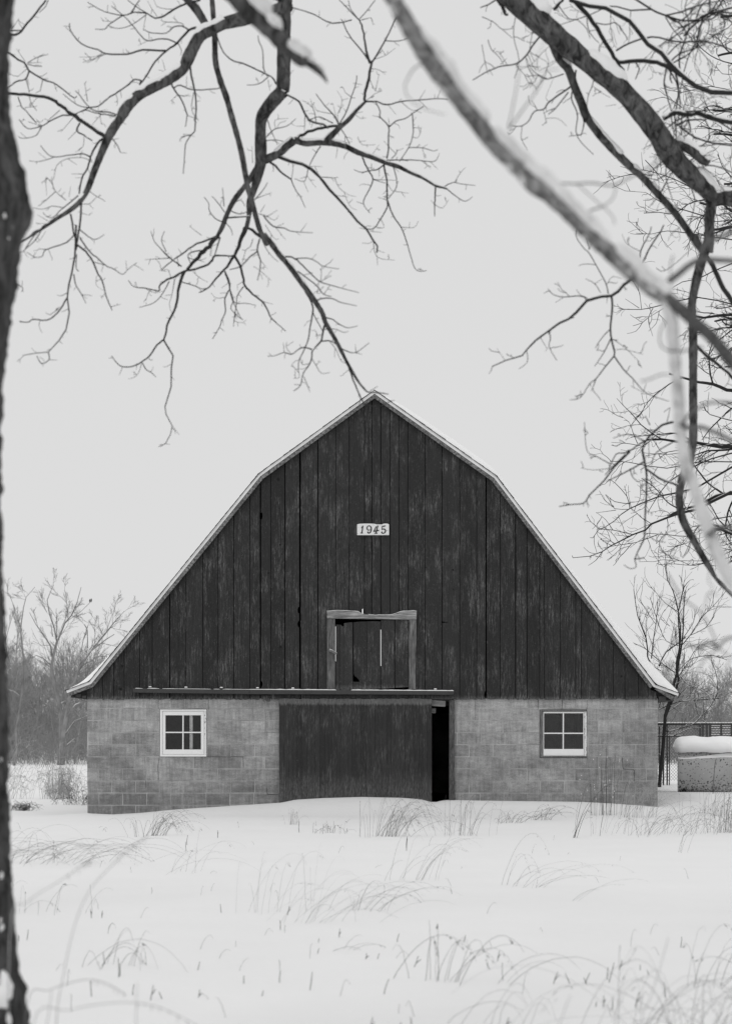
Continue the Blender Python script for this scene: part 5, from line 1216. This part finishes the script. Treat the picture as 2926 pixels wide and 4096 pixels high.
# ------------------------------------------------------------------ fence, far fence, tank
DFe = 42.0
fx0, fx1 = 5.45, 9.6
fz0, fz1 = P(0, 3122, DFe)[2], P(0, 2896, DFe)[2]
fence = empty('chain_link_fence', (6.2, DFe, 0.3), label='chain-link fence with a snow-topped rail running right from behind the barn corner', cat='fence')
m = MB(); m.tube([(fx0, DFe, fz1), (fx1, DFe, fz1)], 0.024, 10); m.obj('top_rail', M['metal'], fence, smooth=True)
m = MB()
for k in range(64):
    xx = fx0+(fx1-fx0)*k/64; m.tube([(xx, DFe-.002, fz1+0.024), (xx+(fx1-fx0)/64, DFe-.002, fz1+0.024)], 0.016+0.007*mnoise.noise((k*.4, 0, 0)), 8)
m.obj('rail_snow', M['snowtwig'], fence, smooth=True)
for px in (2636, 2652, 2667, 2676):
    m = MB(); m.tube([(P(px, 0, DFe)[0], DFe+0.04, 0.1), (P(px, 0, DFe)[0], DFe+0.04, fz1-(0 if px == 2667 else .05 if px < 2670 else 0.24))], 0.017 if px < 2670 else 0.011, 8); m.obj('post', M['metal'], fence, smooth=True)
for xx in (8.2, 9.5):
    m = MB(); m.tube([(xx, DFe+0.04, 0.1), (xx, DFe+0.04, fz1)], 0.024, 8); m.obj('post', M['metal'], fence, smooth=True)
m = MB(); z2 = P(0, 2946, DFe)[2]; m.tube([(5.5, DFe+0.05, z2), (P(2730, 0, DFe)[0], DFe+0.05, z2+.01)], 0.014, 8); m.obj('lower_rail', M['metal'], fence, smooth=True)
m = MB(); m.tube([(5.5, DFe+0.048, z2+.015), (P(2728, 0, DFe)[0], DFe+0.048, z2+.025)], 0.011, 8); m.obj('lower_rail_snow', M['snowtwig'], fence, smooth=True)
m = MB(); sn = MB(); st = 0.0636; h = fz1-fz0; rr = random.Random(8)
x = fx0-h
while x < fx1:
    for sg in (1, -1):
        a, b = (x, fz0), (x+h*0.92, fz1)
        if sg < 0: a, b = (x+h*0.92, fz0), (x, fz1)
        n = 24; pts = []
        for k in range(n+1):
            u = k/n; px_ = a[0]+(b[0]-a[0])*u; pz = a[1]+(b[1]-a[1])*u
            if fx0 <= px_ <= fx1: pts.append((px_, DFe-0.03+0.003*math.sin(k*3.14+sg), pz))
        if len(pts) > 1: m.tube(pts, 0.0026, 4, cap=False)
    x += st
m.obj('chain_mesh', M['galv'], fence)
# wire knuckles over the rail
m = MB(); x = fx0
while x < fx1:
    m.tube([(x-.02, DFe-.03, fz1-.03), (x, DFe-.028, fz1+.045), (x+.02, DFe-.03, fz1-.03)], 0.003, 4); x += st*1.0
m.obj('knuckles', M['galv'], fence)
# slatted pen farther back
pen = empty('slatted_pen', (P(2860, 0, 50)[0], 50, 0.2), label='low slatted pen panel with snow on its slats, beyond the chain-link fence', cat='fence')
for px in (2797, 2808, 2824, 2837, 2881, 2923):
    m = MB(); x_ = P(px, 0, 50)[0]; m.box((x_-.025, 49.97, 0.0), (x_+.025, 50.03, P(0, 2897, 50)[2])); m.obj('post', M['metal'], pen)
m = MB(); s2 = MB()
for py in (2903, 2912, 2921, 2930, 2939, 2948, 2957):
    z_ = P(0, py, 50)[2]; m.box((P(2840, 0, 50)[0], 49.985, z_-.018), (P(3060, 0, 50)[0], 50.0, z_+.004)); s2.tube([(P(2842, 0, 50)[0], 49.99, z_+.006), (P(3058, 0, 50)[0], 49.99, z_+.006)], .009, 6)
m.obj('slats', M['metal'], pen); s2.obj('slat_snow', M['snowtwig'], pen)

DTk = 37.0
kx = DTk/F
tx0, tx1 = P(2723, 0, DTk)[0], P(2723, 0, DTk)[0]+2.3
cz_ = P(0, 3082, DTk)[2]; R_ = 0.46
tank = empty('storage_tank', (tx0, DTk+R_, 0.25), label='rust-spotted pale horizontal tank on the snow at the right edge', cat='tank')
m = MB(); nS = 48
xs_ = [tx0, tx0+0.004, tx0+0.015]+list(np.linspace(tx0+.1, tx1-.1, 10))+[tx1-.015, tx1-.004, tx1]; rs = [R_-.035, R_-.01, R_]+[R_]*10+[R_, R_-.01, R_-.035]
V = []; 
for x_, r_ in zip(xs_, rs):
    for k in range(nS):
        a = 2*math.pi*k/nS; V.append((x_, DTk+R_+r_*math.cos(a), cz_+r_*math.sin(a)))
n = len(xs_); f = [(j*nS+k, j*nS+(k+1) % nS, (j+1)*nS+(k+1) % nS, (j+1)*nS+k) for j in range(n-1) for k in range(nS)]
f += [tuple(range(nS-1, -1, -1)), tuple(range((n-1)*nS, n*nS))]
m.add(V, f); recalc(m.obj('tank_body', M['tank'], tank, smooth=True))
for xo in (0.12, 2.0):
    m = MB(); m.box((tx0+xo-.04, DTk+.14, 0.1), (tx0+xo+.04, DTk+.9, cz_-R_+.1)); m.obj('leg', M['dark'], tank)
# snow cap on the tank: its own thick pillow
capz = P(0, 2941, DTk)[2]
m = MB(); nx_, nk = 60, 28; V = []
x0_, x1_ = P(2704, 0, DTk)[0]-0.0, tx1+.06
for i in range(nx_+1):
    u = i/nx_; x_ = x0_+(x1_-x0_)*u
    e = min(1, (u*(x1_-x0_)/0.17)); e2 = min(1, ((1-u)*(x1_-x0_)/0.17)); k_ = math.sqrt(max(0, 1-(1-min(e, e2))**2))
    hgt = 0.31*(0.92+0.10*mnoise.noise((x_*1.6, 2, 1))+(0.07 if 7.0 < x_ < 7.5 else 0)*math.sin((x_-7.0)*2*math.pi)**2)
    for j in range(nk):
        a = 2*math.pi*j/nk; ca, sa = math.cos(a), math.sin(a)
        wy = 0.47*(0.25+0.75*k_)
        zc = cz_+R_*0.80+0.075
        zoff = (hgt*0.66*max(sa, 0)**0.8 if sa > 0 else -0.14*abs(sa)**0.7)*max(k_, .02)
        V.append((x_+ (0.0), DTk+R_+wy*ca*(1+.03*mnoise.noise((x_*3, a, 4))), zc+zoff+0.03*mnoise.noise((x_*3.1, ca*1.6, sa*1.6))+0.012*mnoise.noise((x_*9, ca*4, sa*4))))
f = [(i*nk+j, i*nk+(j+1) % nk, (i+1)*nk+(j+1) % nk, (i+1)*nk+j) for i in range(nx_) for j in range(nk)]
f += [tuple(range(nk-1, -1, -1)), tuple(range(nx_*nk, (nx_+1)*nk))]
m.add(V, f); cap = recalc(m.obj('tank_snow', M['snowroof'], tank, smooth=True))
tank.rotation_euler.z = -0.16
# thin ledge of snow stuck on the shoulder
m = MB(); V = []; N_ = 80
for i in range(N_+1):
    u = i/N_; px = 2726+u*(3160-2726); top = np.interp(px, [2726, 2760, 2790, 2830, 2880, 2926, 3160], [3030, 3031, 3027, 3021, 3014, 3011, 3012]); bot = top+np.interp(px, [2726, 2780, 2850, 2926, 3160], [5, 7, 13, 18, 18])+3*mnoise.noise((px*.06, 0, 0))
    for py, o_ in ((top, .0), (top+2, .012), ((top+bot)/2, .014), (bot, .0)):
        z_ = cz_+ (3082-py)*kx; dz = max(-R_*.98, min(R_*.98, z_-cz_)); y_ = DTk+R_-math.sqrt(R_**2-dz**2)
        V.append((tx0+.01+(tx1-tx0-.02)*u, y_-o_-.002, z_))
f = [(i*4+j, i*4+j+1, (i+1)*4+j+1, (i+1)*4+j) for i in range(N_) for j in range(3)]
m.add(V, f); m.obj('shoulder_snow', M['snowtwig'], tank, smooth=True)

# ------------------------------------------------------------------ dry grass standing out of the snow
rg = random.Random(99)
def blade(m, b, dx, dy, h, apex, r, head=0.0, hm=None):
    """an arching stalk from b: leans by dx, dy, tops out at h, tip falls back to apex*h"""
    n = 12; p0 = np.array(b); 
    p1 = p0+np.array([dx*0.24, dy*0.24, h*0.72]); p2 = p0+np.array([dx*0.68, dy*0.68, h*1.25]); p3 = p0+np.array([dx, dy, h*apex])
    ts = np.linspace(0, 1, n)[:, None]
    q = (1-ts)**3*p0+3*(1-ts)**2*ts*p1+3*(1-ts)*ts**2*p2+ts**3*p3
    q[1:] += np.array([[rg.gauss(0, .0015) for _ in range(3)] for _ in range(n-1)])
    m.tube(q, np.linspace(r, r*0.45, n), 4, cap=False)
    if head:
        d = q[-1]-q[-4]; L = np.linalg.norm(d)
        for k in range(rg.randint(3, 6)):
            u = rg.uniform(0, 1); c = q[-4]+d*u
            e = c+(d/max(L, 1e-6)*rg.uniform(.008, .02)+np.array([rg.uniform(-.006, .006), 0, rg.uniform(-.010, 0)]))*head
            m.tube([c, (c+e)/2, e], [r*.7, r*1.5, r*.4], 4, cap=False)
CL = [0]
def clump(px, py, n, h, lean, spread, label, mat='grass', r=0.0016, foot=0.10, apex=(0.3, 1.0), cat='grass clump', heads=0.3, depth=.3, vert=0.25, group='dry grass clumps in the snow', name='grass_clump'):
    if py > 3400: n = max(3, int(n*0.62))
    x, D, z = at_ground(px, py)
    e = empty(name, (x, D, z), label=label, cat=cat, group=group)
    m = MB(); rr = 0.8*r*max(1, D/22)
    for _ in range(n):
        fx = rg.gauss(0, foot); fy = rg.gauss(0, foot*.6)
        b = (x+fx, D+fy, ground(x+fx, D+fy)-0.02)
        hh = h*rg.uniform(.45, 1.1); dx = lean*rg.uniform(.5, 1.2)+rg.gauss(0, spread); dy = rg.gauss(0, depth*(abs(lean)+spread))
        ap = rg.uniform(*apex)
        if rg.random() < vert: dx *= 0.35; ap = rg.uniform(.9, 1.15)
        blade(m, b, dx, dy, hh, ap, rr*rg.uniform(.6, 1.3), heads and (1 if rg.random() < heads else 0))
    m.obj('blades', M[mat], e)
    return e
# near the wall, left to right
clump(1150, 3345, 0, .1, 0, .1, '', ) if False else None
clump(552, 3348, 9, .42, -.10, .16, 'sparse upright grass tuft with one bent seed head, below the left window', foot=.07, vert=.5)
clump(620, 3342, 34, .42, .48, .14, 'arched grass clump leaning right, in front of the left window', foot=.09, heads=.5, vert=.06, apex=(.15, .75))
clump(1180, 3298, 16, .25, .0, .14, 'low spiky tuft with a few tall thin stalks before the sliding door', foot=.06, vert=.8, mat='grass_pale')
clump(1322, 3332, 26, .18, .02, .12, 'small tangled brown weed before the middle of the sliding door', foot=.13, mat='stem', vert=.3)
clump(1545, 3345, 50, .62, .52, .16, 'big arching grass clump at the right end of the sliding door', foot=.14, heads=.45, apex=(.0, .75), vert=.08)
clump(1470, 3350, 4, .55, -.05, .05, 'few straight stalks just left of the big arching clump', foot=.04, vert=.7, mat='grass')
clump(1850, 3342, 26, .55, .22, .22, 'open tuft of tall bent stalks right of the dark doorway', foot=.16, heads=.15, apex=(.5, 1.0), vert=.4, mat='stem')
clump(2035, 3292, 26, .22, .22, .16, 'low flat tuft below the right window, left of its twin', foot=.12, vert=.15, mat='grass')
clump(2150, 3280, 22, .26, .35, .2, 'low fanned tuft directly under the right window', foot=.1, vert=.1, mat='grass')
clump(2300, 3352, 5, .75, .35, .2, 'two dark crossed weed stalks under the right window', foot=.02, mat='stem', vert=.3, r=.0022, apex=(.9, 1.1))
clump(2420, 3262, 26, .98, .02, .16, 'tall bushy weed with snow-tipped seed buds against the right end of the wall', foot=.12, mat='stem', vert=.95, r=.0019, apex=(.9, 1.1), heads=.0)
clump(2540, 3270, 40, .62, .42, .16, 'pale arching grass leaning over the right corner of the barn', foot=.16, mat='grass_pale', vert=.05, heads=.3, apex=(.35, .9))
clump(2520, 3340, 34, .40, .30, .34, 'wide scattered grass patch in front of the right corner', foot=.42, mat='grass', vert=.25, r=.0014, apex=(.2, .9))
clump(2700, 3330, 38, .50, .42, .36, 'wide bowed grass patch between barn corner and tank', foot=.38, mat='grass', vert=.12, r=.0014, apex=(.2, .9))
clump(2880, 3260, 46, .62, .25, .2, 'pale swept grass in front of the tank', foot=.24, mat='grass_pale', vert=.12, apex=(.5, 1.0))
clump(2915, 3330, 60, .42, .12, .2, 'thick upright brown grass stand at the right edge below the tank', foot=.13, mat='grass', vert=.8, apex=(.7, 1.1))
clump(2852, 3180, 3, .55, .12, .05, 'dark bare shoot standing straight before the tank', foot=.02, mat='stem', vert=.9, r=.003, apex=(1, 1.1))
clump(2730, 3410, 8, .45, .22, .06, 'few thin leaning blades in the open snow below the tank', foot=.06, mat='grass', vert=.05, apex=(.9, 1.1))
# middle ground
clump(120, 3452, 95, .33, .85, .26, 'broad low grass mound swept to the right, beside the foreground trunk', foot=.42, heads=.35, vert=.0, apex=(-.05, .45), r=.0013)
clump(60, 3450, 24, .48, .7, .2, 'high bowed grass right at the edge of the foreground trunk', foot=.2, heads=.2, vert=.0, apex=(.0, .5), r=.0013)
clump(690, 3492, 14, .42, .32, .22, 'thin loose tuft with two long bowed stalks in the middle left snow', foot=.22, vert=.3, r=.0012, apex=(.2, .9))
clump(1650, 3522, 26, .42, .42, .16, 'leaning fan of grass in the snow below the dark doorway', foot=.12, vert=.1, r=.0013, apex=(.7, 1.1))
clump(2022, 3540, 8, .52, .62, .1, 'long bowed stalks with drooping dark heads in the right middle snow', foot=.03, heads=1, vert=.0, r=.0013, apex=(.15, .7))
clump(2110, 3550, 16, .26, .52, .2, 'low crossed blades just right of the bowed stalks', foot=.12, vert=.1, r=.0012, apex=(.3, 1.0))
clump(1100, 3648, 26, .46, .22, .16, 'loose pale fan of grass in the centre left snow', foot=.2, vert=.3, r=.0012, apex=(.8, 1.1), mat='grass_pale')
clump(1270, 3690, 34, .38, .62, .18, 'long pale grass swept right, in the centre of the snow', foot=.13, vert=.0, r=.0012, apex=(.5, 1.0), mat='grass_pale')
clump(1420, 3640, 26, .25, .42, .18, 'bent tuft in the centre of the snow, right of the long swept grass', foot=.13, vert=.1, r=.0012, apex=(.2, 1.0))
clump(110, 3655, 22, .26, .18, .16, 'small tuft of bent stalks close to the foreground trunk', foot=.2, vert=.4, r=.0012, apex=(.2, 1.0))
clump(2290, 3602, 3, .22, .45, .06, 'single thin stalk leaning right in the open right snow', foot=.02, vert=0, r=.0012, apex=(.9, 1.1))
# foreground, out of focus
clump(330, 3870, 7, .28, .5, .1, 'blurred bowed stalks low on the left', foot=.12, vert=.0, r=.0016, apex=(-.1, .5))
clump(520, 3862, 12, .24, .24, .12, 'blurred arched tuft in the lower left snow', foot=.09, vert=.2, r=.0016, apex=(.0, .8))
clump(1340, 3800, 7, .10, .24, .05, 'very low blurred blades at the bottom centre', foot=.04, vert=.0, r=.0014, apex=(.5, 1.0))
clump(1760, 3920, 15, .30, .22, .2, 'blurred bent tuft in the lower right snow', foot=.12, vert=.3, r=.0018, apex=(.2, 1.0))
clump(1940, 3930, 15, .30, .42, .16, 'blurred high-arched grass right of the bent tuft', foot=.14, vert=.05, r=.0016, apex=(.0, .6))
clump(1960, 4110, 12, .30, .38, .16, 'blurred pale arches at the very bottom, right of centre', foot=.16, vert=.1, r=.0016, apex=(.0, .7), mat='grass_pale')
clump(2620, 4230, 44, .46, .32, .22, 'thick blurred grass thicket in the bottom right corner', foot=.16, vert=.15, r=.0017, apex=(.2, .9), mat='grass_pale')
clump(2880, 3950, 20, .36, .12, .18, 'blurred stalks with dark seed heads on the right edge', foot=.16, vert=.3, r=.0016, apex=(.4, 1.1), heads=.6)
clump(2930, 4260, 34, .52, -.22, .26, 'blurred bowed grass leaning in from the bottom right edge', foot=.2, vert=.1, r=.0016, apex=(.2, .8), mat='grass_pale')
# tall blurred stalks close to the lens
def stalk(pts, D, label, r=.0016, head=True, mat='grass_pale'):
    x, y, z = P(pts[0][0], pts[0][1], D); e = empty('tall_stalk', (x, y, ground(x, y)), label=label, cat='grass stalk', group='tall blurred stalks near the camera')
    q = np.array([(x-.0, D, ground(x, D)-.02)]+[P(a, b, D+0.02*i) for i, (a, b) in enumerate(pts)])
    q, r_ = smooth_line(q, np.linspace(r, r*.6, len(q)), 5); m = MB(); m.tube(q, r_, 6)
    if head:
        for k in range(9):
            c = q[-1-k]; m.tube([c, c+np.array([rg.uniform(-.004, .006), 0, rg.uniform(-.02, -.008)])], [r*1.0, r*.5], 5)
    m.obj('stalk', M[mat], e, smooth=True)
stalk([(225, 4120), (255, 3900), (300, 3700), (360, 3560), (440, 3470), (520, 3390), (590, 3345)], 6.2, 'long blurred stalk rising from the lower left corner to above the swept grass mound')
stalk([(40, 3740), (110, 3610), (230, 3530), (330, 3460), (365, 3440)], 6.0, 'blurred stalk leaning out from the foot of the foreground trunk')
stalk([(110, 4020), (200, 3960), (330, 3920), (420, 3930), (500, 3975)], 6.6, 'blurred low arch beside the foot of the foreground trunk')
stalk([(545, 4200), (545, 4050), (550, 3930)], 5.6, 'short blurred upright stalk at the bottom left', head=False)
stalk([(180, 4200), (195, 4060), (208, 3960)], 5.8, 'short blurred upright stalk near the left bottom corner', head=False)
stalk([(130, 4110), (280, 4040), (480, 4010), (640, 4030), (800, 4110)], 5.6, 'wide blurred arch along the bottom left edge')
stalk([(2560, 4120), (2600, 3990), (2640, 3860), (2670, 3750)], 6.4, 'straight blurred stalk rising above the bottom right thicket', head=False)
stalk([(2230, 4180), (2250, 4060), (2280, 3980)], 5.8, 'short blurred upright stalk at the bottom right', head=False)
# stray stems: nobody could count them
m = MB()
ST = [(871,3351,30,0),(746,3405,38,-4),(748,3380,40,3),(887,3650,36,-4),(1197,3330,44,0),(1624,3402,52,4),(1626,3402,58,2),(2288,3352,60,30),(1808,3575,22,-8),(1150,3660,34,8),(1120,3720,40,0),(1356,3750,34,3),(1276,3770,18,0),(1268,3815,22,8),(1587,3768,34,9),(1848,3768,28,12),(1457,3835,24,8),(1504,3835,20,12),(1650,3868,44,22),(1118,3930,50,4),(1236,3960,70,12),(972,3935,32,3),(530,3980,44,6),(478,3905,46,0),(475,3910,80,-2),(425,3855,46,-10),(368,3985,62,-4),(600,4000,60,14),(785,3880,34,14),(790,3990,30,8),(1042,3985,20,10),(1532,3975,62,22),(650,3995,30,-14),(2430,3930,78,26),(2428,3918,52,0),(2470,3880,40,18),(2718,3790,44,6),(2556,3880,22,2),(2596,3900,20,-10),(2660,3990,60,-6),(2210,3935,50,18),(2284,3935,40,-24),(2330,3930,42,26),(2354,3935,26,-22),(1985,3845,44,10),(2410,4030,50,2),(2445,4040,50,3),(2535,4030,60,22),(2380,4025,22,2),(2770,3835,10,2),(1478,4130,60,12),(1590,4130,40,14),(1650,4120,50,-8),(2020,4110,40,14),(108,3760,40,4),(75,3765,26,2),(410,3672,30,0),(368,3672,36,-8),(1820,3545,0,0),(2230,3635,0,0),(1850,3705,0,0)]
for px, py, L, lean in ST:
    if L == 0: continue
    x, D, z = at_ground(px, py); s_ = D/F
    p0 = np.array([x, D, z-.02]); p2 = p0+np.array([lean*s_, rg.uniform(-.03, .03), L*s_+.02]); p1 = (p0+p2)/2+np.array([rg.uniform(-3, 3)*s_, 0, 0])
    q, r_ = smooth_line(np.array([p0, p1, p2]), np.array([.0026, .0024, .0018])*max(.9, D/20), 4); m.tube(q, r_, 5)
    if rg.random() < .3: m.tube([q[4], q[4]+np.array([lean*s_*.6+.01, 0, L*s_*.35])], [.0025, .0015], 4)
for _ in range(90):
    px = rg.uniform(40, 2920); py = 3290+ (rg.random()**1.3)*780
    if 1150 < px < 2750 and py > 3560 and rg.random() < .6: continue
    x, D, z = at_ground(px, py); s_ = D/F; lean = rg.uniform(-.06, .09); h_ = rg.uniform(.02, .11)
    blade(m, (x, D, z-.02), lean, rg.uniform(-.04, .04), h_+.02, rg.uniform(.3, 1.1), .0011*max(1, D/20))
m.obj('stubble', M['stem'], None, kind='stuff', label='stray dead stems and stubble poking out of the snow', cat='stubble')

# weed against the wall: snow buds
m = MB(); x, D, z = at_ground(2420, 3262)
for _ in range(24):
    c = np.array([x+rg.gauss(0, .24), D+rg.uniform(-.1, .1), z+rg.uniform(.25, 1.0)]); m.tube([c-np.array([0, 0, .008]), c, c+np.array([0, 0, .010])], [.003, .007, .003], 6)
wr = [o for o in COL.objects if o.get('label', '').startswith('tall bushy weed')][0]
m.obj('snow_buds', M['snowtwig'], wr, smooth=True)
# reeds and shrubs left of the barn
def reed(px, py_base, n, h, lean, label, plume=True, mat='grass_pale', foot=.2, D=46, sp=.3, drop=(.5, .9), r=.003):
    x = (px-PX0)*D/F; z = ground(x, D); e = empty('reed_clump', (x, D, z), label=label, cat='reeds', group='snowy reeds left of the barn'); m = MB(); s2 = MB()
    for _ in range(n):
        fx = rg.gauss(0, foot); b = (x+fx, D+rg.uniform(-.3, .3), z-.03); hh = h*rg.uniform(.35, 1.05); dx = lean*rg.uniform(.4, 1.2)+rg.gauss(0, sp); ap = rg.uniform(*drop)
        blade(m, b, dx, rg.gauss(0, .2), hh, ap, r*rg.uniform(.6, 1.2))
        if rg.random() < .85:   # hanging leaves
            for k in range(4):
                u = rg.uniform(.2, .9); c = np.array([b[0]+dx*u*.6, b[1], z+hh*u*.9]); m.tube([c, c+np.array([rg.uniform(-.12, .16), 0, rg.uniform(-.02, .06)]), c+np.array([rg.uniform(-.2, .26), 0, rg.uniform(-.2, -.04)])], [r*.8, r*.9, r*.4], 4, cap=False)
        if plume and rg.random() < .35:
            tip = np.array([b[0]+dx, b[1], z+hh*ap]); dr = 1 if dx > 0 else -1
            for k in range(9):
                a_ = tip-np.array([dr*.05*k, 0, -.012*k]); m.tube([a_, a_+np.array([dr*.06, 0, -.03]), a_+np.array([dr*.1, 0, -.14])], [r*.7, r*.8, r*.4], 4, cap=False)
    m.obj('stems', M[mat], e)
reed(232, 3180, 90, .95, .05, 'dense snowy reed clump standing in the snow left of the barn', plume=False, foot=.2, sp=.26, drop=(.3, 1.0))
reed(252, 3170, 20, 1.5, .28, 'tall bowed reeds rising out of the dense clump beside the barn wall', plume=False, foot=.15, sp=.2, drop=(.75, 1.0))
reed(40, 3130, 20, 1.45, .75, 'drooping plumed reeds beside the foreground trunk', plume=True, foot=.3, sp=.2, drop=(.7, .95), r=.0035)
reed(300, 3160, 22, .55, .12, 'thin dark weeds close to the left corner of the barn', plume=False, mat='stem', foot=.3, sp=.25, drop=(.8, 1.1), D=42)
reed(85, 3235, 26, .2, .15, 'small half-buried weed tuft in a hollow left of the barn', plume=False, mat='stem', foot=.1, sp=.12, D=39)
reed(110, 3060, 10, .4, .1, 'low ragged reed bed at the foot of the woodland', plume=False, foot=1.4, sp=.3, D=70, r=.005)
